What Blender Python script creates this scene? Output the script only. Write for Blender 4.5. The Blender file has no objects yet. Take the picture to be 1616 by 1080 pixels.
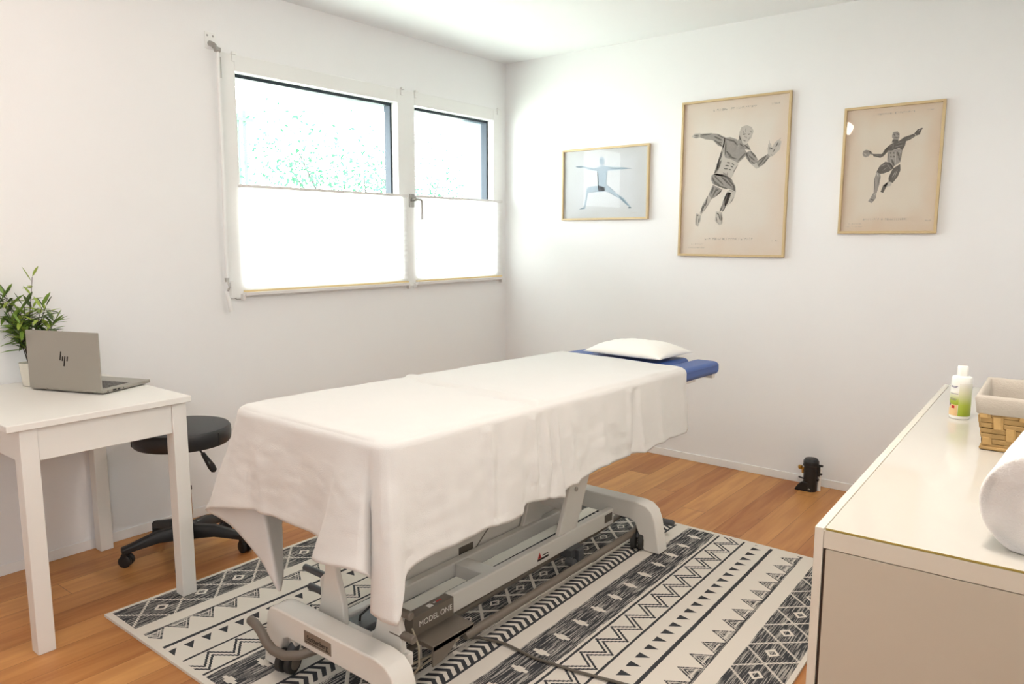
import bpy, bmesh, math, random
from mathutils import Vector, Matrix, noise
random.seed(7)
SC = bpy.context.scene
COL = SC.collection
# ------------------------------------------------------------------ camera
cd = bpy.data.cameras.new('camera'); cam = bpy.data.objects.new('camera', cd); COL.objects.link(cam)
cd.sensor_width = 36.0; cd.sensor_fit = 'HORIZONTAL'; cd.lens = 1186.3 / 1616 * 36.0
cd.clip_start = 0.05
_f = Vector((-0.61686696, 0.77500171, -0.13728623)); _r = Vector((0.78225159, 0.62295998, 0.00182015)); _u = Vector((-0.08693444, 0.10626958, 0.99052975))
cam.matrix_world = Matrix(((_r.x, _u.x, -_f.x, 3.41031), (_r.y, _u.y, -_f.y, -4.20657), (_r.z, _u.z, -_f.z, 1.36), (0, 0, 0, 1)))
SC.camera = cam
# ------------------------------------------------------------------ light and exposure
SC.view_settings.view_transform = 'Standard'; SC.view_settings.look = 'None'
SC.view_settings.gamma = 1.0; SC.view_settings.use_curve_mapping = False
SC.view_settings.exposure = 0.62
wd = bpy.data.worlds.new('sky'); SC.world = wd; wd.use_nodes = True
bg = wd.node_tree.nodes['Background']; bg.inputs[0].default_value = (0.93, 0.965, 1.0, 1); bg.inputs[1].default_value = 10.5

def area(name, loc, target, sx, sy, power, color, shape='DISK', spread=180):
    l = bpy.data.lights.new(name, 'AREA'); l.shape = shape; l.size = sx
    if shape in ('RECTANGLE', 'ELLIPSE'): l.size_y = sy
    l.energy = power; l.color = color; l.spread = math.radians(spread)
    o = bpy.data.objects.new(name, l); COL.objects.link(o); o.location = loc
    o.rotation_euler = (Vector(target) - Vector(loc)).to_track_quat('-Z', 'Y').to_euler()
    return o
# the sky seen through the window is sampled with a portal in the opening
pt = area('window_portal', (-0.2, -1.11, 1.62), (1, -1.11, 1.62), 2.1, 1.1, 1, (1, 1, 1), 'RECTANGLE'); pt.data.cycles.is_portal = True
pt2 = area('window_portal', (3.70, -4.65, 1.625), (1, -4.65, 1.625), 0.75, 0.6, 1, (1, 1, 1), 'RECTANGLE'); pt2.data.cycles.is_portal = True  # portal of the added, unseen fill window
# ceiling lamps of the room, warm white
area('lamp_light', (2.95, -2.35, 2.46), (2.95, -2.35, 0), 0.30, 0, 15, (1.0, 0.89, 0.80))
_pl = bpy.data.lights.new('pendant_light', 'POINT'); _pl.energy = 12; _pl.color = (1.0, 0.86, 0.74); _pl.shadow_soft_size = 0.06
_po = bpy.data.objects.new('pendant_light', _pl); COL.objects.link(_po); _po.location = (1.30, -3.60, 2.40)

# ------------------------------------------------------------------ materials
def lin(c):
    return tuple(((x / 255) / 12.92 if x / 255 <= 0.04045 else ((x / 255 + 0.055) / 1.055) ** 2.4) for x in c) + (1,)
def mat(name, rgb, rough=0.5, metal=0.0, spec=0.5, bump=0.0, bscale=100.0, var=0.0, vscale=5.0, stretch=(1, 1, 1), coat=0.0, sheen=0.0, trans=0.0, emit=0.0):
    m = bpy.data.materials.new(name); m.use_nodes = True; nt = m.node_tree; N = nt.nodes; b = N['Principled BSDF']
    base = lin(rgb)
    b.inputs['Base Color'].default_value = base; b.inputs['Roughness'].default_value = rough
    b.inputs['Metallic'].default_value = metal; b.inputs['Specular IOR Level'].default_value = spec
    b.inputs['Coat Weight'].default_value = coat; b.inputs['Sheen Weight'].default_value = sheen
    tc = N.new('ShaderNodeTexCoord'); mp = N.new('ShaderNodeMapping'); mp.inputs['Scale'].default_value = stretch
    nt.links.new(tc.outputs['Object'], mp.inputs['Vector'])
    if emit:
        b.inputs['Emission Color'].default_value = base; b.inputs['Emission Strength'].default_value = emit
    nz = N.new('ShaderNodeTexNoise'); nz.inputs['Scale'].default_value = vscale; nz.inputs['Detail'].default_value = 4
    nt.links.new(mp.outputs[0], nz.inputs['Vector'])
    mx = N.new('ShaderNodeMix'); mx.data_type = 'RGBA'
    v = max(var, 0.01)
    mx.inputs['A'].default_value = tuple(max(0, x * (1 - v)) for x in base[:3]) + (1,)
    mx.inputs['B'].default_value = tuple(min(1, x * (1 + v)) for x in base[:3]) + (1,)
    nt.links.new(nz.outputs['Fac'], mx.inputs['Factor']); nt.links.new(mx.outputs['Result'], b.inputs['Base Color'])
    if bump:
        n2 = N.new('ShaderNodeTexNoise'); n2.inputs['Scale'].default_value = bscale; n2.inputs['Detail'].default_value = 3
        nt.links.new(mp.outputs[0], n2.inputs['Vector'])
        bp = N.new('ShaderNodeBump'); bp.inputs['Strength'].default_value = bump; bp.inputs['Distance'].default_value = 0.002
        nt.links.new(n2.outputs['Fac'], bp.inputs['Height']); nt.links.new(bp.outputs[0], b.inputs['Normal'])
    if trans:
        tl = N.new('ShaderNodeBsdfTranslucent'); tl.inputs[0].default_value = base
        ms = N.new('ShaderNodeMixShader'); ms.inputs[0].default_value = trans
        nt.links.new(b.outputs[0], ms.inputs[1]); nt.links.new(tl.outputs[0], ms.inputs[2])
        nt.links.new(ms.outputs[0], N['Material Output'].inputs[0])
    return m

class E:                       # small helper: arithmetic on node sockets
    nt = None
    def __init__(s, k): s.k = k
    @staticmethod
    def m(op, *a):
        n = E.nt.nodes.new('ShaderNodeMath'); n.operation = op
        for i, x in enumerate(a):
            if isinstance(x, E): E.nt.links.new(x.k, n.inputs[i])
            else: n.inputs[i].default_value = x
        return E(n.outputs[0])
    def __add__(s, o): return E.m('ADD', s, o)
    def __sub__(s, o): return E.m('SUBTRACT', s, o)
    def __rsub__(s, o): return E.m('SUBTRACT', o, s)
    def __mul__(s, o): return E.m('MULTIPLY', s, o)
    def __truediv__(s, o): return E.m('DIVIDE', s, o)
    def __lt__(s, o): return E.m('LESS_THAN', s, o)
    def __gt__(s, o): return E.m('GREATER_THAN', s, o)
    def abs(s): return E.m('ABSOLUTE', s)
    def frac(s): return E.m('FRACT', s)
    def floor(s): return E.m('FLOOR', s)
    def max(s, o): return E.m('MAXIMUM', s, o)
    def min(s, o): return E.m('MINIMUM', s, o)
    def tri(s): return (((s.frac()) - 0.5).abs()) * 2.0      # 1 at integers, 0 half way
def between(e, a, b): return (e > a) * (e < b)

M = {}
M['wall'] = mat('wall_paint', (242, 242, 242), 0.85, bump=0.12, bscale=160, var=0.012, vscale=1.5, spec=0.2)
M['ceiling'] = mat('ceiling_paint', (243, 244, 245), 0.9, bump=0.08, bscale=140, spec=0.2)
M['trim'] = mat('trim_paint', (240, 239, 237), 0.6)
M['frame_white'] = mat('window_frame_white', (240, 240, 238), 0.35)
M['alu_dark'] = mat('dark_aluminium', (40, 50, 60), 0.4, 0.3)
M['steel'] = mat('steel', (176, 174, 170), 0.3, 0.9)
M['chrome'] = mat('chrome', (205, 205, 205), 0.12, 1.0)
M['brass'] = mat('brass_fitting', (190, 150, 70), 0.3, 0.9)
M['table_white'] = mat('table_lacquer', (233, 231, 225), 0.4, var=0.015, vscale=3)
M['vinyl_black'] = mat('black_vinyl', (36, 36, 38), 0.42, bump=0.25, bscale=320)
M['plastic_black'] = mat('black_plastic', (28, 29, 30), 0.45, bump=0.1, bscale=300)
M['rubber'] = mat('dark_rubber', (45, 44, 42), 0.6)
M['grey_tube'] = mat('taupe_powder_coat', (112, 103, 92), 0.45, bump=0.1, bscale=400)
M['dark_tube'] = mat('dark_grey_tube', (78, 80, 82), 0.45)
M['coat_white'] = mat('white_powder_coat', (226, 222, 214), 0.42, bump=0.08, bscale=400, var=0.02)
M['navy'] = mat('navy_vinyl', (58, 92, 160), 0.42, bump=0.2, bscale=350, var=0.04, vscale=8)
M['sheet'] = mat('white_sheet', (234, 232, 228), 0.9, bump=0.35, bscale=420, var=0.015, vscale=9, sheen=0.15, spec=0.15, trans=0.12)
M['pillow'] = mat('pillow_cotton', (246, 244, 238), 0.9, bump=0.3, bscale=380, sheen=0.2, spec=0.15)
M['towel'] = mat('white_towel', (240, 237, 233), 0.95, bump=0.8, bscale=260, sheen=0.3, spec=0.1)
M['laptop'] = mat('laptop_aluminium', (164, 160, 150), 0.35, 0.5, var=0.01)
M['key'] = mat('laptop_keys', (92, 88, 84), 0.5)
M['screen'] = mat('dark_screen', (14, 14, 16), 0.15)
M['logo'] = mat('dark_mark', (40, 36, 34), 0.3, 0.4)
M['pot'] = mat('white_pot', (226, 222, 208), 0.35)
M['soil'] = mat('soil', (66, 52, 40), 0.9, bump=0.8, bscale=80)
M['leaf'] = mat('leaf_green', (112, 144, 56), 0.5, var=0.35, vscale=14)
M['leaf2'] = mat('leaf_light_green', (156, 178, 76), 0.5, var=0.25, vscale=14)
M['leaf3'] = mat('leaf_dark_green', (68, 90, 42), 0.5, var=0.3, vscale=14)
M['stem'] = mat('plant_stem', (56, 46, 30), 0.6)
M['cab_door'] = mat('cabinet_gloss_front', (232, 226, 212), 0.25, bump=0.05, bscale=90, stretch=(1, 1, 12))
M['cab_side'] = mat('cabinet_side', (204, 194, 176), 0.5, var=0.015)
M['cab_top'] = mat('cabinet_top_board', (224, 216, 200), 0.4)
M['cab_glass'] = mat('glass_top', (212, 208, 198), 0.05, spec=0.5)
M['glass_edge'] = mat('glass_edge', (168, 150, 80), 0.2)
M['gap'] = mat('shadow_gap_lining', (70, 52, 40), 0.8)
M['bottle'] = mat('bottle_plastic', (246, 246, 240), 0.3)
M['linen'] = mat('grey_linen', (198, 190, 178), 0.95, bump=0.6, bscale=300, spec=0.1)
M['straw'] = mat('woven_straw', (176, 144, 92), 0.75, var=0.28, vscale=30, bump=0.5, bscale=220)
M['straw2'] = mat('woven_straw_light', (202, 166, 108), 0.75, var=0.22, vscale=35, bump=0.5, bscale=220)
M['straw_in'] = mat('basket_core', (84, 62, 36), 0.9)
M['oak'] = mat('light_oak_frame', (206, 182, 138), 0.45, var=0.08, vscale=20, stretch=(4, 4, 4))
M['white_p'] = mat('white_print', (250, 250, 250), 0.6)
M['text_white'] = mat('white_lettering', (226, 222, 214), 0.5)
M['plate'] = mat('name_plate', (150, 140, 128), 0.35, 0.5)
M['label_dark'] = mat('dark_label', (98, 92, 84), 0.5)
M['red'] = mat('warning_red', (190, 40, 30), 0.5)
M['black'] = mat('black_print', (24, 22, 20), 0.6)
M['cable'] = mat('grey_cable', (100, 94, 84), 0.5)
M['cable_light'] = mat('beige_cable', (172, 160, 138), 0.5)
M['yellow'] = mat('leaked_light_yellow', (238, 214, 160), 0.5)
M['blind_rail'] = mat('blind_rail', (226, 222, 220), 0.4)
M['ink'] = [mat('graphite_light', (196, 190, 180), 0.9, var=0.10, vscale=220),
            mat('graphite_mid', (158, 153, 146), 0.9, var=0.30, vscale=260),
            mat('graphite_dark', (108, 104, 98), 0.9, var=0.35, vscale=260)]
M['ink_blue'] = [mat('pale_ink_light', (160, 176, 188), 0.9, var=0.06, vscale=120),
                 mat('pale_ink_mid', (122, 138, 150), 0.9, var=0.12, vscale=160),
                 mat('pale_ink_dark', (96, 106, 114), 0.9, var=0.15, vscale=160)]
M['faint'] = mat('faint_ink', (186, 176, 164), 0.9)

def paper(name, c1, c2):
    m = mat(name, c1, 0.8); nt = m.node_tree; E.nt = nt; N = nt.nodes; b = N['Principled BSDF']
    tc = N.new('ShaderNodeTexCoord'); sp = N.new('ShaderNodeSeparateXYZ'); nt.links.new(tc.outputs['Generated'], sp.inputs[0])
    x, z = E(sp.outputs[0]), E(sp.outputs[2])
    nz = N.new('ShaderNodeTexNoise'); nz.inputs['Scale'].default_value = 4; nz.inputs['Detail'].default_value = 5; nt.links.new(tc.outputs['Generated'], nz.inputs['Vector'])
    d = ((x - 0.5).abs() * 2.0).max((z - 0.5).abs() * 2.0)
    f = ((d - 0.62) * 1.5).max(0.0) + (E(nz.outputs['Fac']) - 0.5) * 0.9
    mx = N.new('ShaderNodeMix'); mx.data_type = 'RGBA'; mx.inputs['A'].default_value = lin(c1); mx.inputs['B'].default_value = lin(c2)
    nt.links.new(f.k, mx.inputs['Factor']); nt.links.new(mx.outputs['Result'], b.inputs['Base Color'])
    return m
M['paper_a'] = paper('aged_paper', (226, 218, 206), (222, 200, 180))
M['paper_b'] = paper('aged_paper_warm', (222, 212, 196), (214, 188, 162))
M['paper_c'] = paper('cool_paper', (206, 208, 210), (192, 192, 190))

def glass_mat(name, tint, refl=0.06, rough=0.0):
    m = bpy.data.materials.new(name); m.use_nodes = True; nt = m.node_tree; N = nt.nodes; N.remove(N['Principled BSDF'])
    t = N.new('ShaderNodeBsdfTransparent'); t.inputs[0].default_value = tint
    g = N.new('ShaderNodeBsdfGlossy'); g.inputs['Roughness'].default_value = rough
    lw = N.new('ShaderNodeLayerWeight'); lw.inputs[0].default_value = 0.5; E.nt = nt
    fr = E.m('POWER', E(lw.outputs['Facing']), 5.0) * 0.95 + 0.007
    ms = N.new('ShaderNodeMixShader'); nt.links.new(fr.k, ms.inputs[0])
    nt.links.new(t.outputs[0], ms.inputs[1]); nt.links.new(g.outputs[0], ms.inputs[2]); nt.links.new(ms.outputs[0], N['Material Output'].inputs[0])
    return m
M['glass'] = glass_mat('window_glass', (0.97, 0.99, 0.98, 1))
M['pic_glass'] = glass_mat('picture_glass', (0.99, 0.99, 0.99, 1))

def blind_mat():
    m = mat('pleated_blind', (244, 243, 242), 0.9, trans=0.55); return m
M['blind'] = blind_mat()

def wood_floor():
    m = mat('oak_planks', (190, 130, 76), 0.42, spec=0.4); nt = m.node_tree; E.nt = nt; N = nt.nodes; b = N['Principled BSDF']
    tc = N.new('ShaderNodeTexCoord'); sp = N.new('ShaderNodeSeparateXYZ'); nt.links.new(tc.outputs['Object'], sp.inputs[0])
    x, y = E(sp.outputs[0]), E(sp.outputs[1])
    row = (x / 0.128).floor()
    off = ((row * 12.9898).frac() * 43.7).frac() * 1.7
    yy = (y + off) / 1.75
    colm = yy.floor()
    rnd = ((row * 0.7137 + colm * 0.3911 + 0.17).frac() * 91.7).frac()
    gap = ((x / 0.128).frac() < 0.012).max((yy.frac()) < 0.0012)
    cb = N.new('ShaderNodeCombineXYZ'); nt.links.new((x * 26.0).k, cb.inputs[0]); nt.links.new((y * 2.2).k, cb.inputs[1]); nt.links.new((rnd * 40.0).k, cb.inputs[2])
    nz = N.new('ShaderNodeTexNoise'); nz.inputs['Scale'].default_value = 1.0; nz.inputs['Detail'].default_value = 6; nz.inputs['Distortion'].default_value = 0.6
    nt.links.new(cb.outputs[0], nz.inputs['Vector'])
    cb2 = N.new('ShaderNodeCombineXYZ'); nt.links.new((x * 9.0).k, cb2.inputs[0]); nt.links.new((y * 3.0).k, cb2.inputs[1]); nt.links.new((rnd * 9.0).k, cb2.inputs[2])
    kn = N.new('ShaderNodeTexNoise'); kn.inputs['Scale'].default_value = 1.0; kn.inputs['Detail'].default_value = 2; nt.links.new(cb2.outputs[0], kn.inputs['Vector'])
    knot = ((E(kn.outputs['Fac']) - 0.735) * 12.0).max(0.0).min(1.0)
    r = N.new('ShaderNodeValToRGB'); e = r.color_ramp.elements
    e[0].position = 0.25; e[0].color = lin((162, 98, 50)); e[1].position = 0.8; e[1].color = lin((218, 160, 96))
    f = (E(nz.outputs['Fac']) * 0.6 + 0.2) + (rnd - 0.5) * 0.34
    nt.links.new(f.k, r.inputs[0])
    mx = N.new('ShaderNodeMix'); mx.data_type = 'RGBA'; mx.inputs['B'].default_value = lin((70, 42, 26))
    nt.links.new((gap * 0.75).max(knot * 0.8).k, mx.inputs['Factor']); nt.links.new(r.outputs[0], mx.inputs['A'])
    nt.links.new(mx.outputs['Result'], b.inputs['Base Color'])
    bp = N.new('ShaderNodeBump'); bp.inputs['Strength'].default_value = 0.15; bp.inputs['Distance'].default_value = 0.002
    nt.links.new((E(nz.outputs['Fac']) - gap).k, bp.inputs['Height']); nt.links.new(bp.outputs[0], b.inputs['Normal'])
    return m
M['floor'] = wood_floor()

def rug_mat():
    m = mat('patterned_rug', (220, 212, 198), 0.95, spec=0.1); nt = m.node_tree; E.nt = nt; N = nt.nodes; b = N['Principled BSDF']
    uv = N.new('ShaderNodeUVMap'); uv.uv_map = 'UVMap'; sp = N.new('ShaderNodeSeparateXYZ'); nt.links.new(uv.outputs[0], sp.inputs[0])
    u0, v = E(sp.outputs[0]), E(sp.outputs[1])          # u -1..1 across, v metres along
    def nzf(sx, sy, det=3):
        c = N.new('ShaderNodeCombineXYZ'); nt.links.new((u0 * sx).k, c.inputs[0]); nt.links.new((v * sy).k, c.inputs[1])
        n = N.new('ShaderNodeTexNoise'); n.inputs['Scale'].default_value = 1; n.inputs['Detail'].default_value = det; nt.links.new(c.outputs[0], n.inputs['Vector'])
        return E(n.outputs['Fac'])
    fine = nzf(330.0, 9.0); wob = nzf(60.0, 60.0, 2)
    u = u0 + (wob - 0.5) * 0.004
    a = u.abs()
    streak = (fine > 0.54)                                # pale threads inside the dark bands
    inkall = E.m('ADD', a, 0.0) * 0.0
    # (mask, streaky) lists
    rag = (fine - 0.5) * 0.10
    c0 = (a + rag) < 0.088
    t0 = (v / 0.158).tri()
    ci = a / 0.078
    diaw = ((ci - t0).abs() < 0.11) * (ci < 1.15)
    eye = ((((a * 1.03) / 0.016) + ((v / 0.158 + 0.0).frac() - 0.0).min(1.0 - (v / 0.158).frac()) * 0.158 / 0.022 - 1.0).abs() < 0.25)
    w0 = diaw.max(eye)
    # chevrons
    cb = (a - 0.152).abs()
    chev = between(a, 0.115, 0.186) * (((v / 0.034) + cb * 20.0).frac() < 0.52)
    chev = chev.max(between(a, 0.186, 0.195))
    # dark band with crosses
    c2 = between(a + rag * 0.3, 0.252, 0.385)
    vc = ((v / 0.121).frac() - 0.5).abs() * 0.121
    ub = (a - 0.318).abs()
    cross = ((vc < 0.007) * (ub < 0.03)).max((vc < 0.014) * (ub < 0.014))
    # zigzag band
    c3l = between(a, 0.397, 0.406).max(between(a, 0.512, 0.521))
    zz = ((v / 0.102).tri() * 2.0 - 1.0) * 0.032 + 0.459
    dz = a - zz
    stitch = ((v / 0.0085).frac() < 0.62)
    scal = ((v / 0.0085).tri() - 0.5) * 0.0035
    c3 = ((((dz - 0.0125).abs() + scal) < 0.0062).max(((dz + 0.0125).abs() + scal) < 0.0062)) * between(a, 0.406, 0.512)
    # small triangles pointing outwards
    side = (u > 0.0) * 2.0 - 1.0
    ts = (a - 0.585) * side / 0.040 + 0.5
    c4 = between(ts, 0.0, 1.0) * (((v / 0.0625 - (ts * side * 0.16)).frac() - 0.5).abs() < ((1.0 - ts) * 0.30))
    c5 = between(a, 0.629, 0.643)
    # large triangles pointing inwards, with an inner pale outline
    tb = (0.757 - a) / 0.066
    wv = ((v / 0.094).frac() - 0.5).abs()
    lim = (1.0 - tb) * 0.46
    c6 = between(tb, 0.0, 1.0) * (wv < lim)
    inn = ((lim - wv - 0.11).abs() < 0.022).max(((tb - 0.16).abs() < 0.05) * (wv < lim - 0.1))
    inn2 = ((lim - wv - 0.22).abs() < 0.018)
    c6 = c6 * (1.0 - (inn.max(inn2)) * c6 * 0.85)
    c6 = c6.max(between(a, 0.757, 0.766))
    # outer diamond bands
    c7 = between(a, 0.822, 0.985)
    td = (v / 0.157).tri()
    cd_ = (a - 0.9) / 0.086
    lat = ((cd_.abs() - td).abs() < 0.075) * stitch.max(0.3)
    eye2 = ((cd_.abs() * 0.09 / 0.02 + (v / 0.157).frac().min(1.0 - (v / 0.157).frac()) * 0.157 / 0.022 - 1.0).abs() < 0.3)
    w7 = lat.max(eye2)
    solid = chev.max(c3l).max(c3).max(c4).max(c5)
    band = (c0 * (1.0 - w0)).max(c2 * (1.0 - cross)).max(c7 * (1.0 - w7)).max(c6)
    endm = between(v, 0.022, 2.083)
    ink = (solid.max(band * (1.0 - streak * 0.55))) * endm
    mx = N.new('ShaderNodeMix'); mx.data_type = 'RGBA'; mx.inputs['A'].default_value = lin((222, 215, 204)); mx.inputs['B'].default_value = lin((66, 67, 70))
    nt.links.new(ink.k, mx.inputs['Factor'])
    nt.links.new(mx.outputs['Result'], b.inputs['Base Color'])
    wv2 = nzf(700.0, 700.0, 2); bp = N.new('ShaderNodeBump'); bp.inputs['Strength'].default_value = 0.3; bp.inputs['Distance'].default_value = 0.002
    nt.links.new(wv2.k, bp.inputs['Height']); nt.links.new(bp.outputs[0], b.inputs['Normal'])
    return m
M['rug'] = rug_mat()

def bottle_label():
    m = mat('bottle_label', (240, 240, 230), 0.4); nt = m.node_tree; E.nt = nt; N = nt.nodes; b = N['Principled BSDF']
    tc = N.new('ShaderNodeTexCoord'); sp = N.new('ShaderNodeSeparateXYZ'); nt.links.new(tc.outputs['Generated'], sp.inputs[0])
    r = N.new('ShaderNodeValToRGB'); e = r.color_ramp.elements
    e[0].position = 0.0; e[0].color = lin((150, 168, 44)); e[1].position = 1.0; e[1].color = lin((238, 236, 228))
    k = e.new(0.35); k.color = lin((176, 192, 76)); k = e.new(0.72); k.color = lin((222, 222, 190))
    nt.links.new(sp.outputs[2], r.inputs[0]); nt.links.new(r.outputs[0], b.inputs['Base Color'])
    return m
M['label_green'] = bottle_label()
M['label_peach'] = mat('label_peach', (232, 196, 142), 0.4, var=0.12, vscale=60)
M['label_lav'] = mat('label_lavender', (206, 200, 214), 0.4)
M['ink_purple'] = mat('label_ink', (110, 96, 130), 0.5)
# outdoors
M['leaf_out'] = mat('tree_leaves', (48, 94, 70), 0.7, var=0.5, vscale=3, trans=0.3)
M['bark_out'] = mat('tree_bark', (58, 58, 56), 0.9)
M['slope'] = mat('pale_gravel_slope', (196, 204, 190), 0.95, var=0.06, vscale=1.2)
M['fence_out'] = mat('weathered_fence', (70, 92, 80), 0.9)
M['render_out'] = mat('outside_render', (150, 160, 168), 0.9)

# ------------------------------------------------------------------ builders
ROOT = {}
def finish(o, mats, parent, smooth):
    me = o.data
    for m in (mats if isinstance(mats, (list, tuple)) else [mats]): me.materials.append(m)
    if smooth:
        for p in me.polygons: p.use_smooth = True
    if smooth == 'auto':
        try: me.set_sharp_from_angle(angle=math.radians(38))
        except Exception: pass
    COL.objects.link(o)
    if parent is not None:
        o.parent = parent; ROOT[o.name] = ROOT[parent.name]
    return o
def thing(name, label, cat, loc, rotz=0.0, group=None):
    o = bpy.data.objects.new(name, None); o.empty_display_size = 0.05; COL.objects.link(o)
    o.location = loc; o.rotation_euler = (0, 0, rotz); o['label'] = label; o['category'] = cat
    if group: o['group'] = group
    ROOT[o.name] = Matrix.Translation(loc) @ Matrix.Rotation(rotz, 4, 'Z')
    return o
def tag(o, label, cat, group=None):
    o['label'] = label; o['category'] = cat
    if group: o['group'] = group
    return o
def structure(o): o['kind'] = 'structure'; return o

class B:
    def __init__(s): s.bm = bmesh.new()
    def box(s, x0, x1, y0, y1, z0, z1, mi=0, T=None):
        vs = [s.bm.verts.new(p) for p in ((x0, y0, z0), (x1, y0, z0), (x1, y1, z0), (x0, y1, z0), (x0, y0, z1), (x1, y0, z1), (x1, y1, z1), (x0, y1, z1))]
        if T is not None:
            for v in vs: v.co = T @ v.co
        for f in ((3, 2, 1, 0), (4, 5, 6, 7), (0, 1, 5, 4), (1, 2, 6, 5), (2, 3, 7, 6), (3, 0, 4, 7)):
            s.bm.faces.new([vs[i] for i in f]).material_index = mi
        return s
    def prism(s, pts, axis, a, b, mi=0):
        # pts: 2D outline, extruded along axis ('x','y','z') from a to b
        def P(p, t):
            return {'x': (t, p[0], p[1]), 'y': (p[0], t, p[1]), 'z': (p[0], p[1], t)}[axis]
        v0 = [s.bm.verts.new(P(p, a)) for p in pts]; v1 = [s.bm.verts.new(P(p, b)) for p in pts]
        n = len(pts)
        s.bm.faces.new(v0).material_index = mi; s.bm.faces.new(v1[::-1]).material_index = mi
        for i in range(n): s.bm.faces.new((v0[i], v1[i], v1[(i + 1) % n], v0[(i + 1) % n])).material_index = mi
        return s
    def tube(s, path, r, seg=14, mi=0, caps=True):
        path = [Vector(p) for p in path]; n = len(path)
        rs = r if isinstance(r, (list, tuple)) else [r] * n
        rings = []; up = None
        for i, p in enumerate(path):
            d = (path[min(i + 1, n - 1)] - path[max(i - 1, 0)]).normalized()
            if up is None:
                up = Vector((0, 0, 1)) if abs(d.z) < 0.9 else Vector((1, 0, 0))
            a = d.cross(up).normalized(); up = a.cross(d).normalized(); bb = up
            rings.append([s.bm.verts.new(p + (a * math.cos(t) + bb * math.sin(t)) * rs[i]) for t in (2 * math.pi * k / seg for k in range(seg))])
        for i in range(n - 1):
            for k in range(seg):
                s.bm.faces.new((rings[i][k], rings[i][(k + 1) % seg], rings[i + 1][(k + 1) % seg], rings[i + 1][k])).material_index = mi
        if caps:
            s.bm.faces.new(rings[0][::-1]).material_index = mi; s.bm.faces.new(rings[-1]).material_index = mi
        return s
    def lathe(s, prof, c, axis='z', seg=40, mi=0, sx=1.0, sy=1.0, caps=True):
        # prof: (radius, height) pairs; c centre
        rings = []
        for r, h in prof:
            ring = []
            for k in range(seg):
                t = 2 * math.pi * k / seg; a, b = r * math.cos(t) * sx, r * math.sin(t) * sy
                p = {'z': (a, b, h), 'x': (h, a, b), 'y': (b, h, a)}[axis]
                ring.append(s.bm.verts.new((c[0] + p[0], c[1] + p[1], c[2] + p[2])))
            rings.append(ring)
        for i in range(len(rings) - 1):
            for k in range(seg):
                s.bm.faces.new((rings[i][k], rings[i][(k + 1) % seg], rings[i + 1][(k + 1) % seg], rings[i + 1][k])).material_index = mi
        if caps:
            s.bm.faces.new(rings[0][::-1]).material_index = mi; s.bm.faces.new(rings[-1]).material_index = mi
        return s
    def poly(s, pts, mi=0):
        s.bm.faces.new([s.bm.verts.new(p) for p in pts]).material_index = mi; return s
    def out(s, name, m, parent=None, bevel=0.0, seg=2, smooth=False, local=False, subsurf=0):
        if parent is not None and not local:
            inv = ROOT[parent.name].inverted()
            for v in s.bm.verts: v.co = inv @ v.co
        bmesh.ops.recalc_face_normals(s.bm, faces=s.bm.faces)
        me = bpy.data.meshes.new(name); s.bm.to_mesh(me); s.bm.free()
        o = bpy.data.objects.new(name, me)
        finish(o, m, parent, smooth)
        if bevel:
            md = o.modifiers.new('bevel', 'BEVEL'); md.width = bevel; md.segments = seg; md.limit_method = 'ANGLE'; md.angle_limit = math.radians(40)
            for p in me.polygons: p.use_smooth = True
            try: md.harden_normals = True
            except Exception: pass
        if subsurf:
            md = o.modifiers.new('sub', 'SUBSURF'); md.levels = subsurf; md.render_levels = subsurf
            for p in me.polygons: p.use_smooth = True
        return o
def origin_to(o, p):
    p = Vector(p)
    for v in o.data.vertices: v.co -= p
    o.location = p; return o
def text(name, s, size, m, parent, loc, rot, ext=0.0003, align='CENTER', local=False, sxy=(1, 1)):
    cu = bpy.data.curves.new(name, 'FONT'); cu.body = s; cu.size = size; cu.align_x = align; cu.align_y = 'CENTER'; cu.extrude = ext
    t = bpy.data.objects.new(name, cu)
    dg = bpy.context.evaluated_depsgraph_get()
    COL.objects.link(t); dg.update()
    me = bpy.data.meshes.new_from_object(t.evaluated_get(dg)); bpy.data.objects.remove(t)
    me.name = name
    T = Matrix.Translation(loc) @ rot.to_4x4() @ Matrix.Diagonal((sxy[0], sxy[1], 1, 1))
    if not local: T = ROOT[parent.name].inverted() @ T
    me.transform(T)
    me.materials.clear()
    o = bpy.data.objects.new(name, me); finish(o, m, parent, False); return o
def R3(right, up):
    r = Vector(right).normalized(); u = Vector(up).normalized(); n = r.cross(u)
    return Matrix(((r.x, u.x, n.x), (r.y, u.y, n.y), (r.z, u.z, n.z)))

# ================================================================== SETTING
H = 2.55; XR = 3.62; YF = -5.3
def wbox(name, a, m, bevel=0):
    b = B()
    for q in a: b.box(*q)
    return structure(b.out(name, m, bevel=bevel))
wbox('floor', [(-0.3, XR, YF, 0.1, -0.1, 0)], M['floor'])
wbox('ceiling', [(-0.35, XR + 0.15, YF - 0.15, 0.15, H, H + 0.12)], M['ceiling'])
wbox('wall_back', [(-0.3, XR + 0.12, 0, 0.12, 0, H)], M['wall'])
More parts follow.
